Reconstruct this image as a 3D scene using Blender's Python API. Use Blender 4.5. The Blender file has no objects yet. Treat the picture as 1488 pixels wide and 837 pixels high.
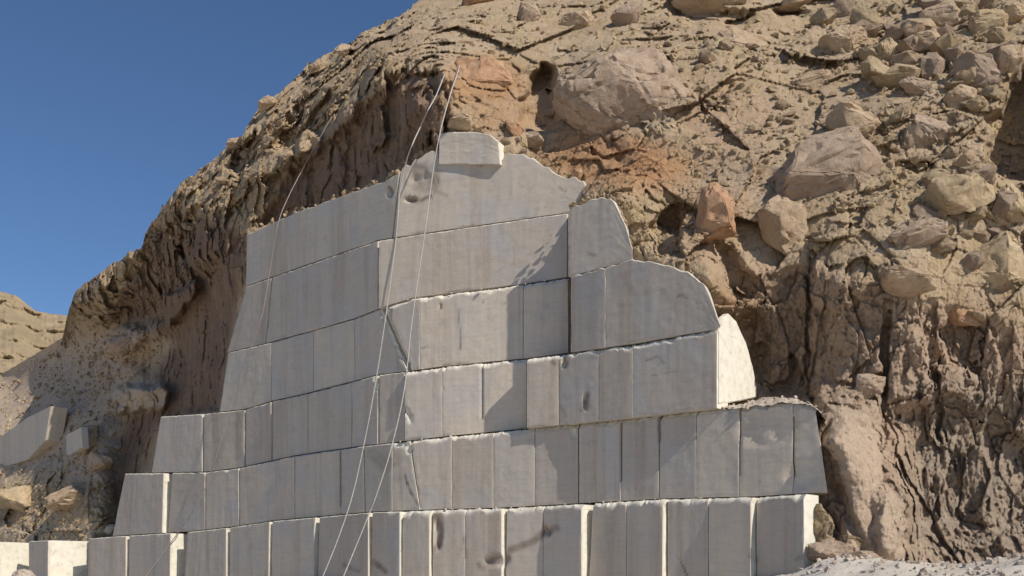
import bpy, bmesh, math, random
import numpy as np
from mathutils import Vector, Matrix, Quaternion

# ------------------------------------------------------------------ set-up
SC = bpy.context.scene
COL = SC.collection
W, H = 1488.0, 837.0
F = 1595.0                      # focal length in photo pixels
HY = 850.0                      # the horizon (eye level) in photo pixels
CX = W / 2
SUN_AZ = math.radians(43)     # from +X towards the camera
SUN_EL = math.radians(39.0)
SUN = np.array([math.cos(SUN_AZ) * math.cos(SUN_EL), -math.sin(SUN_AZ) * math.cos(SUN_EL), math.sin(SUN_EL)])

def P(px, py, D):
    """point seen at photo pixel (px, py), D metres in front of the camera (level camera at the origin)"""
    return np.array([(px - CX) / F * D, D, (HY - py) / F * D])

# ------------------------------------------------------------------ noise
def _h(ix, iy, iz, seed):
    with np.errstate(over='ignore'):
        h = ix.astype(np.uint32) * np.uint32(374761393) + iy.astype(np.uint32) * np.uint32(668265263) + iz.astype(np.uint32) * np.uint32(2246822519) + np.uint32((seed * 974711 + 12345) & 0xffffffff)
        h ^= h >> np.uint32(13); h *= np.uint32(1274126177)
        h ^= h >> np.uint32(16); h *= np.uint32(2246822507)
        h ^= h >> np.uint32(15)
    return h

def vnoise(p, seed=0):
    """smooth gradient noise, about -1..1; p is (n,3)"""
    p = np.asarray(p, np.float32)
    fl = np.floor(p); i = fl.astype(np.int32); f = p - fl
    u = f * f * f * (f * (f * 6 - 15) + 10)
    r = np.zeros(len(p), np.float32)
    for dx in (0, 1):
        for dy in (0, 1):
            for dz in (0, 1):
                h = _h(i[:, 0] + dx, i[:, 1] + dy, i[:, 2] + dz, seed)
                d = ((h & np.uint32(1023)).astype(np.float32) / 511.5 - 1) * (f[:, 0] - dx) + (((h >> np.uint32(10)) & np.uint32(1023)).astype(np.float32) / 511.5 - 1) * (f[:, 1] - dy) \
                    + (((h >> np.uint32(20)) & np.uint32(1023)).astype(np.float32) / 511.5 - 1) * (f[:, 2] - dz)
                w = (u[:, 0] if dx else 1 - u[:, 0]) * (u[:, 1] if dy else 1 - u[:, 1]) * (u[:, 2] if dz else 1 - u[:, 2])
                r += w * d
    return r * 1.3

def fbm(p, octs=4, seed=0, gain=.5, lac=2.03):
    a, r = 1.0, np.zeros(len(p))
    for k in range(octs):
        r += a * vnoise(p, seed + k * 17)
        p = p * lac + 3.7; a *= gain
    return r

def ridged(p, octs=3, seed=0, gain=.5):
    a, r = 1.0, np.zeros(len(p))
    for k in range(octs):
        r += a * (1 - 2 * np.abs(vnoise(p, seed + k * 13)))
        p = p * 2.07 + 1.3; a *= gain
    return r

def worley(p, seed=0):
    """F1, F2, three cell randoms, offset from the nearest cell point"""
    p = np.asarray(p, np.float32)
    i = np.floor(p).astype(np.int32)
    n = len(p)
    f1 = np.full(n, 9., np.float32); f2 = np.full(n, 9., np.float32); ch = np.zeros(n, np.uint32); off = np.zeros((n, 3), np.float32)
    M = np.uint32(1023); k = np.float32(.8 / 1023)
    for dx in (-1, 0, 1):
        for dy in (-1, 0, 1):
            for dz in (-1, 0, 1):
                c0, c1, c2 = i[:, 0] + dx, i[:, 1] + dy, i[:, 2] + dz
                h = _h(c0, c1, c2, seed)
                vx = p[:, 0] - c0 - np.float32(.1) - (h & M) * k
                vy = p[:, 1] - c1 - np.float32(.1) - ((h >> np.uint32(10)) & M) * k
                vz = p[:, 2] - c2 - np.float32(.1) - ((h >> np.uint32(20)) & M) * k
                d = vx * vx + vy * vy + vz * vz
                m = d < f1
                f2 = np.where(m, f1, np.minimum(f2, d))
                f1 = np.where(m, d, f1); ch = np.where(m, h, ch)
                off[:, 0] = np.where(m, vx, off[:, 0]); off[:, 1] = np.where(m, vy, off[:, 1]); off[:, 2] = np.where(m, vz, off[:, 2])
    h2 = _h(ch, ch >> np.uint32(7), ch >> np.uint32(3), seed + 5)
    r = np.stack([(h2 & M) / np.float32(511.5) - 1, ((h2 >> np.uint32(10)) & M) / np.float32(511.5) - 1, ((h2 >> np.uint32(20)) & M) / np.float32(511.5) - 1], 1).astype(np.float32)
    return np.sqrt(f1), np.sqrt(f2), r, off

def sstep(a, b, x):
    t = np.clip((x - a) / (b - a), 0, 1)
    return t * t * (3 - 2 * t)

def blob(px, py, cx, cy, rx, ry, soft=.5, rot=0):
    c, s = math.cos(math.radians(rot)), math.sin(math.radians(rot))
    x, y = px - cx, py - cy
    d = np.sqrt(((x * c + y * s) / rx) ** 2 + ((-x * s + y * c) / ry) ** 2)
    return 1 - sstep(1 - soft, 1 + soft, d)

def polymask(px, py, pts, soft):
    """1 inside the polygon, falling to 0 over `soft` pixels on each side of its outline"""
    px = np.asarray(px, float); py = np.asarray(py, float)
    out = np.zeros(px.shape)
    xs = [p[0] for p in pts]; ys = [p[1] for p in pts]
    m = (px > min(xs) - soft) & (px < max(xs) + soft) & (py > min(ys) - soft) & (py < max(ys) + soft)
    if not m.any(): return out
    x, y = px[m], py[m]
    inside = np.zeros(x.shape, bool); dist = np.full(x.shape, 1e9)
    n = len(pts)
    for k in range(n):
        x0, y0 = pts[k]; x1, y1 = pts[(k + 1) % n]
        inside ^= ((y0 > y) != (y1 > y)) & (x < (x1 - x0) * (y - y0) / ((y1 - y0) or 1e-9) + x0)
        dx, dy = x1 - x0, y1 - y0
        t = np.clip(((x - x0) * dx + (y - y0) * dy) / (dx * dx + dy * dy), 0, 1)
        dist = np.minimum(dist, np.hypot(x - x0 - t * dx, y - y0 - t * dy))
    out[m] = sstep(-soft, soft, np.where(inside, dist, -dist))
    return out

def interp(pts, x):
    xs, ys = zip(*pts)
    return np.interp(x, xs, ys)

# ------------------------------------------------------------------ objects
def link_mesh(name, verts, faces, mats, parent=None, origin=None, smooth=None):
    verts = np.asarray(verts, float)
    o0 = np.zeros(3) if origin is None else np.asarray(origin, float)
    me = bpy.data.meshes.new(name)
    me.from_pydata((verts - o0).tolist(), [], faces)
    if smooth is not None:
        me.shade_smooth()
        if smooth < 180: me.set_sharp_from_angle(angle=math.radians(smooth))
    ob = bpy.data.objects.new(name, me); COL.objects.link(ob)
    ob.location = o0
    for m in (mats if isinstance(mats, (list, tuple)) else [mats]): me.materials.append(m)
    if parent: ob.parent = parent
    return ob

def tag(o, label=None, cat=None, group=None, kind=None):
    if label: o["label"] = label
    if cat: o["category"] = cat
    if group: o["group"] = group
    if kind: o["kind"] = kind
    return o

def set_attr(me, name, arr):
    a = me.attributes.new(name, 'FLOAT', 'POINT'); a.data.foreach_set('value', np.asarray(arr, np.float32))

# ------------------------------------------------------------------ materials
class NT:
    def __init__(s, name):
        s.m = bpy.data.materials.new(name); s.m.use_nodes = True
        s.t = s.m.node_tree; s.b = s.t.nodes['Principled BSDF']
        s.b.inputs['Roughness'].default_value = .9
        s.b.inputs['Specular IOR Level'].default_value = .25
    def n(s, typ, **kw):
        nd = s.t.nodes.new(typ)
        for k, v in kw.items():
            if k.startswith('_'): setattr(nd, k[1:], v)
            else: nd.inputs[k.replace('__', ' ')].default_value = v
        return nd
    def l(s, a, b): s.t.links.new(a, b)
    def coord(s, scale=(1, 1, 1), rnd=False):
        tc = s.n('ShaderNodeTexCoord'); mp = s.n('ShaderNodeMapping'); mp.inputs['Scale'].default_value = scale
        s.l(tc.outputs['Object'], mp.inputs['Vector'])
        if rnd:
            oi = s.n('ShaderNodeObjectInfo'); mu = s.n('ShaderNodeMath', _operation='MULTIPLY'); mu.inputs[1].default_value = 97.
            s.l(oi.outputs['Random'], mu.inputs[0]); s.l(mu.outputs[0], mp.inputs['Location'])
        return mp.outputs['Vector']
    def noise(s, vec, scale, detail=5, rough=.6, dist=0):
        nd = s.n('ShaderNodeTexNoise', Scale=scale, Detail=detail, Roughness=rough, Distortion=dist)
        s.l(vec, nd.inputs['Vector']); return nd.outputs['Fac']
    def ramp(s, fac, stops):
        r = s.n('ShaderNodeValToRGB'); e = r.color_ramp.elements
        while len(e) < len(stops): e.new(.5)
        for k, (p, c) in enumerate(stops):
            e[k].position = p; e[k].color = (c if isinstance(c, (tuple, list)) else (c, c, c)) + ((1,) if isinstance(c, (tuple, list)) else ()) if isinstance(c, (tuple, list)) else (c, c, c, 1)
        s.l(fac, r.inputs['Fac']); return r.outputs['Color']
    def mix(s, fac, a, b, mode='MIX'):
        m = s.n('ShaderNodeMix', _data_type='RGBA', _blend_type=mode)
        if isinstance(fac, (int, float)): m.inputs[0].default_value = fac
        else: s.l(fac, m.inputs[0])
        for k, v in ((6, a), (7, b)):
            if isinstance(v, tuple): m.inputs[k].default_value = v + (1,)
            else: s.l(v, m.inputs[k])
        return m.outputs[2]
    def attr(s, name):
        return s.n('ShaderNodeAttribute', _attribute_name=name).outputs['Fac']
    def math(s, op, a, b):
        m = s.n('ShaderNodeMath', _operation=op)
        for k, v in enumerate((a, b)):
            if isinstance(v, (int, float)): m.inputs[k].default_value = v
            else: s.l(v, m.inputs[k])
        return m.outputs[0]
    def bump(s, h, strength, dist, prev=None):
        b = s.n('ShaderNodeBump', Strength=strength, Distance=dist)
        s.l(h, b.inputs['Height'])
        if prev: s.l(prev, b.inputs['Normal'])
        return b.outputs['Normal']
    def out(s, color, normal=None):
        s.l(color, s.b.inputs['Base Color'])
        if normal: s.l(normal, s.b.inputs['Normal'])
        return s.m

def rock_material(name, zones=True):
    t = NT(name)
    v = t.coord(rnd=not zones)
    big = t.noise(v, .3, 6, .62, .4)
    mid = t.noise(v, 1.6, 10, .7, .2)
    fine = t.noise(v, 8, 10, .75)
    c = t.ramp(big, [(.3, (0.435, 0.303, 0.182)), (.5, (0.504, 0.367, 0.227)), (.7, (0.568, 0.430, 0.281))])
    c2 = t.ramp(mid, [(.3, (0.286, 0.186, 0.105)), (.46, (0.488, 0.352, 0.214)), (.62, (0.637, 0.489, 0.326))])
    c = t.mix(.5, c, c2)
    c = t.mix(t.ramp(t.noise(v, .9, 8, .65, .6), [(.5, 0.), (.62, .7)]), c, (0.483, 0.387, 0.276))
    wv = t.n('ShaderNodeVectorMath', _operation='ADD')
    nv = t.n('ShaderNodeTexNoise', Scale=2.2, Detail=4.); t.l(v, nv.inputs['Vector'])
    sc = t.n('ShaderNodeVectorMath', _operation='SCALE'); sc.inputs['Scale'].default_value = .5
    t.l(nv.outputs['Color'], sc.inputs[0]); t.l(v, wv.inputs[0]); t.l(sc.outputs[0], wv.inputs[1])
    def cells(scale):
        a = t.n('ShaderNodeTexVoronoi', Scale=scale); t.l(wv.outputs[0], a.inputs['Vector'])
        b = t.n('ShaderNodeTexVoronoi', Scale=scale, _feature='DISTANCE_TO_EDGE'); t.l(wv.outputs[0], b.inputs['Vector'])
        sp_ = t.n('ShaderNodeSeparateColor'); t.l(a.outputs['Color'], sp_.inputs[0])
        return sp_.outputs[0], b.outputs['Distance']
    ca, ea = cells(.75); cb, eb = cells(2.6)
    tint = [(0., (0.414, 0.294, 0.170)), (.3, (0.594, 0.465, 0.272)), (.55, (0.509, 0.387, 0.276)), (.8, (0.637, 0.499, 0.349)), (1., (0.446, 0.332, 0.223))]
    c = t.mix(.38, c, t.ramp(ca, tint)); c = t.mix(.3, c, t.ramp(cb, tint))
    gate = t.ramp(t.noise(v, .6, 4, .6), [(.47, 0.), (.6, 1.)])
    crack = t.math('MULTIPLY', t.math('MAXIMUM', t.ramp(ea, [(0., 1.), (.016, 0.)]), t.ramp(eb, [(0., .3), (.02, 0.)])), gate)
    if zones: crack = t.math('MULTIPLY', crack, t.math('SUBTRACT', 1., t.math('MULTIPLY', t.attr('cliff'), .8)))
    if zones:
        c = t.mix(t.math('MULTIPLY', t.attr('orange'), t.ramp(mid, [(.3, .5), (.6, 1.)])), c, t.ramp(fine, [(.3, (0.371, 0.176, 0.076)), (.65, (0.556, 0.299, 0.143))]))
        vs = t.coord((1.339, 1.235, 0.168))
        st = t.noise(vs, 2.6, 10, .72, .3)
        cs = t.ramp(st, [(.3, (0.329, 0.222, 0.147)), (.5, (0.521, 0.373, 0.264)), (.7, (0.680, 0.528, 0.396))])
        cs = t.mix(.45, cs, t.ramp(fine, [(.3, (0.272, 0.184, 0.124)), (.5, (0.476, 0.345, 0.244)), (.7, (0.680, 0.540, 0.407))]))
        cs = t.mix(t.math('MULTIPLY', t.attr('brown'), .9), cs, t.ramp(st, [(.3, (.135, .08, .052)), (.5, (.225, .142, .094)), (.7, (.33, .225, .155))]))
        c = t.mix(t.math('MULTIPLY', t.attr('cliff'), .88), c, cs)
        c = t.mix(t.math('MULTIPLY', t.attr('dust'), t.ramp(mid, [(.3, .6), (.6, 1.)])), c, t.ramp(fine, [(.3, (0.488, 0.367, 0.268)), (.7, (0.700, 0.548, 0.406))]))
        c = t.mix(t.math('MULTIPLY', t.attr('pale'), t.ramp(mid, [(.3, .6), (.55, 1.)])), c, t.ramp(fine, [(.3, (0.488, 0.401, 0.304)), (.7, (0.721, 0.607, 0.473))]))
        c = t.mix(t.math('MULTIPLY', t.attr('grey'), t.ramp(mid, [(.35, .35), (.6, 1.)])), c, t.ramp(fine, [(.3, (0.212, 0.167, 0.130)), (.7, (0.435, 0.367, 0.290))]))
    else:
        c = t.mix(.5, c, t.ramp(t.noise(v, .8, 4), [(.35, (0.392, 0.274, 0.161)), (.65, (0.594, 0.460, 0.276))]))
    c = t.mix(t.ramp(fine, [(.32, .6), (.44, 0.)]), c, (0.175, 0.109, 0.059))
    c = t.mix(t.math('MULTIPLY', t.math('MULTIPLY', crack, .7), t.math('SUBTRACT', 1., t.attr('dust')) if zones else 1.), c, (0.113, 0.071, 0.038))
    nrm = t.bump(t.math('MULTIPLY', crack, -1.), 1., .09)
    nrm = t.bump(mid, .7, .2, nrm)
    nrm = t.bump(fine, .9, .09, nrm)
    nrm = t.bump(t.noise(v, 30, 6, .75),   .8, .025, nrm)
    return t.out(c, nrm)

M_ROCK = rock_material('weathered hill rock')
M_BOULDER = rock_material('weathered boulder rock', False)

def boulder_variant(name, a, b, rough=.5):
    t = NT(name)
    v = t.coord(rnd=True)
    mid = t.noise(v, 1.5, 8, .65, .3); fine = t.noise(v, 8, 8, .7)
    c = t.ramp(mid, [(.32, a), (.64, b)])
    c = t.mix(t.ramp(fine, [(.28, .6), (.45, 0.)]), c, tuple(x * .4 for x in a))
    c = t.mix(t.ramp(fine, [(.55, 0.), (.7, .5)]), c, tuple(min(1, x * 1.25) for x in b))
    nrm = t.bump(mid, .7, .16); nrm = t.bump(fine, .9, .07, nrm); nrm = t.bump(t.noise(v, 34, 5, .75), .8, .02, nrm)
    return t.out(c, nrm)

M_B_TAN = boulder_variant('tan boulder', (0.371, 0.262, 0.166), (0.556, 0.421, 0.286))
M_B_YEL = boulder_variant('yellowish boulder', (0.402, 0.299, 0.176), (0.577, 0.449, 0.292))
M_B_GREY = boulder_variant('grey brown boulder', (0.319, 0.233, 0.166), (0.505, 0.383, 0.282))
M_B_ORANGE = boulder_variant('orange rock', (0.391, 0.220, 0.120), (0.587, 0.374, 0.231))
M_B_PALE = boulder_variant('pale broken stone', (0.433, 0.356, 0.286), (0.639, 0.533, 0.443))

def block_material():
    t = NT('sawn quarry stone')
    v = t.coord(rnd=True); vs = t.coord((1, 1, .07), rnd=True)
    oi = t.n('ShaderNodeObjectInfo')
    rnd = oi.outputs['Random']
    base = t.ramp(rnd, [(0., (.57, .485, .39)), (.3, (.53, .475, .41)), (.55, (.475, .41, .345)), (.8, (.56, .495, .41)), (1., (.61, .525, .425))])
    streak = t.noise(vs, 2.4, 6, .62, .1)
    c = t.mix(t.ramp(streak, [(.32, .34), (.52, 0.)]), base, (.31, .265, .225))
    c = t.mix(t.ramp(streak, [(.55, 0.), (.72, .35)]), c, (.55, .51, .46))
    patch = t.noise(v, .9, 4, .55, .3)
    c = t.mix(t.ramp(patch, [(.5, 0.), (.68, .5)]), c, (.44, .44, .45))
    c = t.mix(t.ramp(t.noise(v, 2.2, 8, .7, .5), [(.56, 0.), (.66, .22), (.7, .0)]), c, (.26, .19, .14))
    rs = t.noise(t.coord((1, 1, .045), rnd=True), 1.5, 7, .66, .2)
    c = t.mix(t.ramp(rs, [(.54, 0.), (.64, .42), (.7, .1)]), c, (.36, .265, .19))
    hz = t.noise(t.coord((.08, .08, 1), rnd=True), 14, 4, .6)
    c = t.mix(t.ramp(hz, [(.35, .16), (.5, 0.)]), c, (.30, .27, .24))
    vein = t.noise(v, 1.3, 9, .7, 1.8)
    c = t.mix(t.ramp(vein, [(.485, 0.), (.5, .22), (.515, 0.)]), c, (.62, .58, .52))
    fine = t.noise(v, 30, 6, .7)
    c = t.mix(t.ramp(fine, [(.3, .32), (.5, 0.)]), c, (.3, .27, .245))
    c = t.mix(t.ramp(fine, [(.58, 0.), (.72, .3)]), c, (.6, .57, .52))
    c = t.mix(t.attr('raw'), c, t.ramp(t.noise(v, 6, 6, .65), [(.26, (.48, .42, .33)), (.44, (.66, .62, .52)), (.7, (.76, .72, .62))]))
    c = t.mix(t.attr('stain'), c, t.ramp(t.noise(v, 7, 5), [(.35, (.085, .06, .045)), (.65, (.2, .14, .1))]))
    sv = t.coord((1, 1, .5), rnd=True)
    nrm = t.bump(t.noise(v, 3, 6, .6), .35, .03)
    nrm = t.bump(fine, .45, .008, nrm)
    return t.out(c, nrm)
M_BLOCK = block_material()

def simple(name, a, b, scale, bumpd):
    t = NT(name); v = t.coord()
    f = t.noise(v, scale, 8, .7); g = t.noise(v, scale * .13, 6, .6)
    c = t.mix(.5, t.ramp(f, [(.3, a), (.7, b)]), t.ramp(g, [(.3, a), (.7, b)]))
    return t.out(c, t.bump(f, .6, bumpd))
M_GROUND = simple('pale quarry dust', (.46, .41, .34), (.72, .66, .565), 5, .04)
M_DUST = simple('dusty rubble', (.33, .275, .215), (.56, .49, .40), 7, .05)
M_FAR = simple('sandy hill', (.25, .185, .11), (.38, .30, .19), .35, .5)
M_ROPE = simple('pale rope', (.36, .34, .315), (.50, .475, .45), 30, .004)
M_ROPE_SHADE = simple('shade-tinted rope', (.22, .19, .17), (.34, .30, .27), 30, .004)  # darker rope colour stands in for the shade over the left blocks

# ------------------------------------------------------------------ plan line of the quarry wall: depth over photo x
PLAN = [(-600, 50), (-200, 44), (0, 40.5), (40, 39.8), (170, 37), (240, 35.3), (330, 33.2), (455, 30.5), (555, 28.2), (600, 27.6), (765, 26.1),
        (825, 25.6), (915, 24.4), (1040, 23.1), (1200, 21.6), (1340, 20.2), (1488, 18.9), (2200, 14.5)]
def plan(x):
    xs = np.array([p[0] for p in PLAN], float); inv = 1 / np.array([p[1] for p in PLAN], float)
    return 1 / np.interp(x, xs, inv)

def plan_c(x):
    xs = np.array([550, 600, 765, 853.]); inv = 1 / np.array([28.12, 27.5, 26.38, 25.9])
    return 1 / np.interp(x, xs, inv)

# ------------------------------------------------------------------ the hill: a rock surface around and above the cut
SKY = [(-700, 800), (-400, 730), (-200, 640), (0, 545), (50, 515), (91, 491), (97, 462), (110, 422), (140, 400), (180, 374), (205, 357), (212, 338),
       (235, 302), (250, 286), (265, 264), (300, 240), (330, 212), (345, 201), (375, 162), (395, 142), (420, 122), (445, 97), (470, 80), (490, 72),
       (510, 62), (530, 46), (560, 33), (590, 15), (615, -5), (700, -70), (850, -150), (1100, -240), (1500, -310), (2200, -350)]
BACK = [(450, 720, 1.5), (700, 720, 1.5), (1000, 720, 1.3), (450, 560, 1.7), (700, 560, 1.7), (1000, 550, 1.5), (450, 450, 1.7), (700, 450, 1.7), (900, 450, 1.3),
        (700, 330, 1.5), (450, 370, 1.6), (650, 260, 1.3), (800, 300, 1.3), (930, 345, .3), (903, 290, .25), (960, 375, .35), (1030, 405, .2), (1066, 440, 1.3),
        (690, 182, 1.0), (745, 205, 1.3), (790, 225, 1.6), (840, 252, 1.5),
        (390, 310, 2.0), (430, 245, 2.2), (500, 250, 1.6), (500, 165, 2.0), (600, 200, 1.1), (560, 118, 1.6), (605, 106, 1.3), (645, 110, 1.1), (560, 78, 3.2), (610, 66, 3.4), (650, 55, 4.2), (655, 160, .9), (700, 0, 8),
        (430, 180, 3.0), (350, 260, 2.4), (350, 195, 3.3), (300, 300, 2.2), (250, 290, 3.2), (212, 345, 3.8), (300, 450, 2.8), (230, 450, 5.2), (110, 440, 6.5),
        (160, 420, 5.2), (480, 90, 6), (560, 50, 6.4), (420, 140, 4.5), (480, 122, 4.0), (330, 400, 1.7), (325, 540, 1.9), (260, 520, 4.6), (190, 470, 6.6),
        (230, 570, 5.0), (190, 640, 5.4), (180, 720, 4.6), (0, 545, 22), (60, 515, 17), (95, 495, 13), (150, 490, 9), (0, 640, 11), (100, 600, 8), (100, 660, 6), (150, 700, 4.4), (0, 700, 7.5),
        (100, 740, 4.0), (0, 770, 5.0), (50, 800, 4),
        (900, 150, 2.9), (780, 170, 2.4), (900, 235, 2.0), (700, 115, 2.4), (740, 180, 1.6), (770, 60, 5.0), (900, 50, 6.0), (900, 0, 8.5), (1040, 60, 6.2), (1100, 100, 5.6), (1100, 0, 9.5),
        (1000, 240, 2.7), (1080, 230, 3.2), (970, 320, 1.2), (1050, 320, 1.7), (1085, 470, 2.2), (1110, 545, 2.4),
        (1150, 400, 2.0), (1250, 400, 1.8), (1400, 420, 3.3), (1150, 560, 2.4), (1250, 620, 1.9), (1400, 600, 3.3), (1400, 750, 3.4), (1488, 600, 4.6), (1200, 320, 2.2), (1300, 250, 3.6),
        (1400, 330, 3.7), (1450, 280, 4.6), (1200, 170, 4.8), (1300, 100, 6.4), (1488, 150, 6.0), (1300, 0, 9.8), (1488, 0, 9), (1300, 820, 1.2), (1195, 720, .3), (1212, 640, .3),
        (1800, 400, 9), (1800, 0, 8.5), (1800, -300, 17), (1200, -230, 20), (800, -140, 18), (2100, 800, 11), (620, -10, 9.5), (-200, 700, 14), (-400, 780, 20), (-300, 850, 12),
        (0, 920, 4), (500, 930, 1.5), (1000, 930, 1.5), (1400, 930, 1.0), (-600, 850, 20), (2100, -350, 17)]

def rbf_fit(pts):
    a = np.array(pts, float); X = a[:, :2] / 300.
    r = np.sqrt(((X[:, None] - X[None]) ** 2).sum(-1)); n = len(a)
    A = np.zeros((n + 3, n + 3)); A[:n, :n] = r + np.eye(n) * .02
    A[:n, n] = 1; A[:n, n + 1:] = X; A[n, :n] = 1; A[n + 1:, :n] = X.T
    w = np.linalg.solve(A, np.concatenate([a[:, 2], np.zeros(3)]))
    return X, w
RX, RW = rbf_fit(BACK)
def rbf(px, py):
    s = RW[len(RX)] + RW[len(RX) + 1] * px / 300 + RW[len(RX) + 2] * py / 300
    for k in range(len(RX)):
        s += RW[k] * np.hypot(px / 300 - RX[k, 0], py / 300 - RX[k, 1])
    return s

CLIFFS = [[(1095, 395), (1180, 385), (1300, 430), (1488, 480), (2300, 520), (2300, 1000), (1130, 1000), (1120, 600)],
          [(365, 335), (430, 235), (480, 190), (520, 150), (570, 110), (640, 115), (655, 190), (590, 250), (480, 300)],
          [(150, 470), (205, 375), (250, 300), (340, 330), (365, 350), (350, 430), (320, 600), (230, 620), (165, 790), (165, 640), (250, 500)]]

def smooth_depth(px, py):
    """depth before the fine rock relief"""
    b = rbf(px, py)
    b = np.where(b < -.2, -.2 + (b + .2) * .2, b)
    q = np.stack([px / 34., py / 34., px * 0], 1)
    wx = px + 9 * fbm(q, 3, 301); wy = py + 9 * fbm(q, 3, 307)
    # features: + is deeper, - is nearer
    b += 1.5 * polymask(wx, wy, [(754, 150), (786, 96), (802, 104), (810, 172), (792, 190), (760, 176)], 8)   # hollow left of the huge boulder
    b += 2.6 * polymask(wx, wy, [(1432, 250), (1440, 175), (1490, 100), (1560, 60), (1560, 260), (1480, 262)], 9)   # crevice at the right edge
    b += .45 * polymask(wx, wy, [(1364, 480), (1395, 455), (1425, 485), (1420, 530), (1378, 525)], 7)          # notch
    b += .15 * polymask(wx, wy, [(1088, 400), (1172, 395), (1178, 575), (1118, 580), (1098, 480)], 7)
    b += .4 * blob(wx, wy, 1176, 490, 4, 95, .6) + .45 * blob(wx, wy, 1287, 520, 5, 110, .6, 2) + .3 * blob(wx, wy, 1360, 560, 5, 80, .6, -3)
    b -= (1.05 - .006 * np.clip(wx - 1200, -20, 110)) * polymask(wx, wy, [(1204, 585), (1270, 590), (1285, 700), (1320, 730), (1325, 900), (1190, 900), (1230, 720)], 30)
    b -= .45 * blob(wx, wy, 1297, 745, 24, 60, .4, 5)
    b += .3 * blob(wx, wy, 1222, 720, 9, 80, .6, -22)
    b += .7 * polymask(wx, wy, [(1335, 900), (1325, 700), (1300, 600), (1380, 580), (1488, 640), (1700, 640), (1700, 900)], 26)
    # shaded cliff above the cut, with lit ribs hanging over it
    q = np.stack([px / 15., py / 30., px * 0], 1)
    vx = wx + 9 * fbm(q, 3, 311); vy = wy + 16 * fbm(q, 3, 313)
    b -= 1.0 * polymask(vx, vy, [(606, 150), (628, 128), (645, 140), (640, 205), (618, 200)], 6) + .6 * polymask(vx, vy, [(538, 120), (556, 112), (560, 200), (548, 215)], 5)
    b += .75 * polymask(vx, vy, [(375, 335), (428, 245), (500, 180), (540, 140), (570, 108), (628, 98), (646, 125), (650, 190), (640, 260), (480, 330)], 13)
    b += .5 * polymask(vx, vy, [(500, 215), (545, 140), (560, 120), (582, 150), (560, 260), (500, 300)], 14)
    b += .9 * polymask(wx, wy, [(445, 185), (480, 130), (490, 140), (468, 200)], 6) + .9 * polymask(wx, wy, [(400, 215), (430, 150), (442, 160), (425, 225)], 6)
    b -= .7 * blob(wx, wy, 400, 235, 44, 16, .5, -35)
    b += .9 * polymask(wx, wy, [(335, 240), (365, 190), (380, 200), (350, 265)], 6) + .9 * polymask(wx, wy, [(255, 360), (280, 300), (296, 305), (276, 400)], 6)
    # shaded gully left of the cut, pale ledges standing out of it
    b += 1.2 * polymask(wx, wy, [(200, 375), (222, 335), (255, 320), (275, 400), (318, 380), (326, 470), (318, 600), (240, 610), (225, 690), (165, 775), (158, 690), (165, 600), (230, 560), (190, 520), (250, 470), (160, 475)], 20)
    b -= 1.3 * polymask(wx, wy, [(168, 566), (238, 555), (250, 575), (236, 592), (175, 600)], 5)
    b -= 1.5 * polymask(wx, wy, [(238, 430), (284, 410), (286, 428), (246, 470)], 5)
    b -= 1.2 * blob(wx, wy, 180, 495, 32, 17, .4, -15)
    b += 1.0 * blob(wx, wy, 1035, 24, 55, 16, .4, 4) + .8 * blob(wx, wy, 1150, 18, 22, 9, .4)
    b += 1.0 * polymask(wx, wy, [(945, 330), (985, 290), (992, 370), (960, 375)], 5)
    b += .5 * blob(wx, wy, 1060, 395, 20, 40, .6, -30)
    return plan(px) + b

HIDDEN = [(345, 440), (380, 360), (572, 272), (640, 245), (735, 238), (785, 248), (835, 272), (860, 300), (890, 340), (900, 400), (1000, 430), (1030, 520), (1030, 600), (1150, 640), (1150, 940), (60, 940), (130, 800), (200, 790), (200, 700), (260, 690), (260, 620), (350, 610)]
def hill_depth(px, py):
    D = smooth_depth(px, py)
    d = np.zeros(len(px)); cl = np.zeros(len(px)); tal = np.zeros(len(px))
    vis = polymask(px, py, HIDDEN, 1) < .5
    a, b, c = relief(px[vis], py[vis], D[vis])
    d[vis] = a; cl[vis] = b; tal[vis] = c
    return D + d, cl, tal

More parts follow.
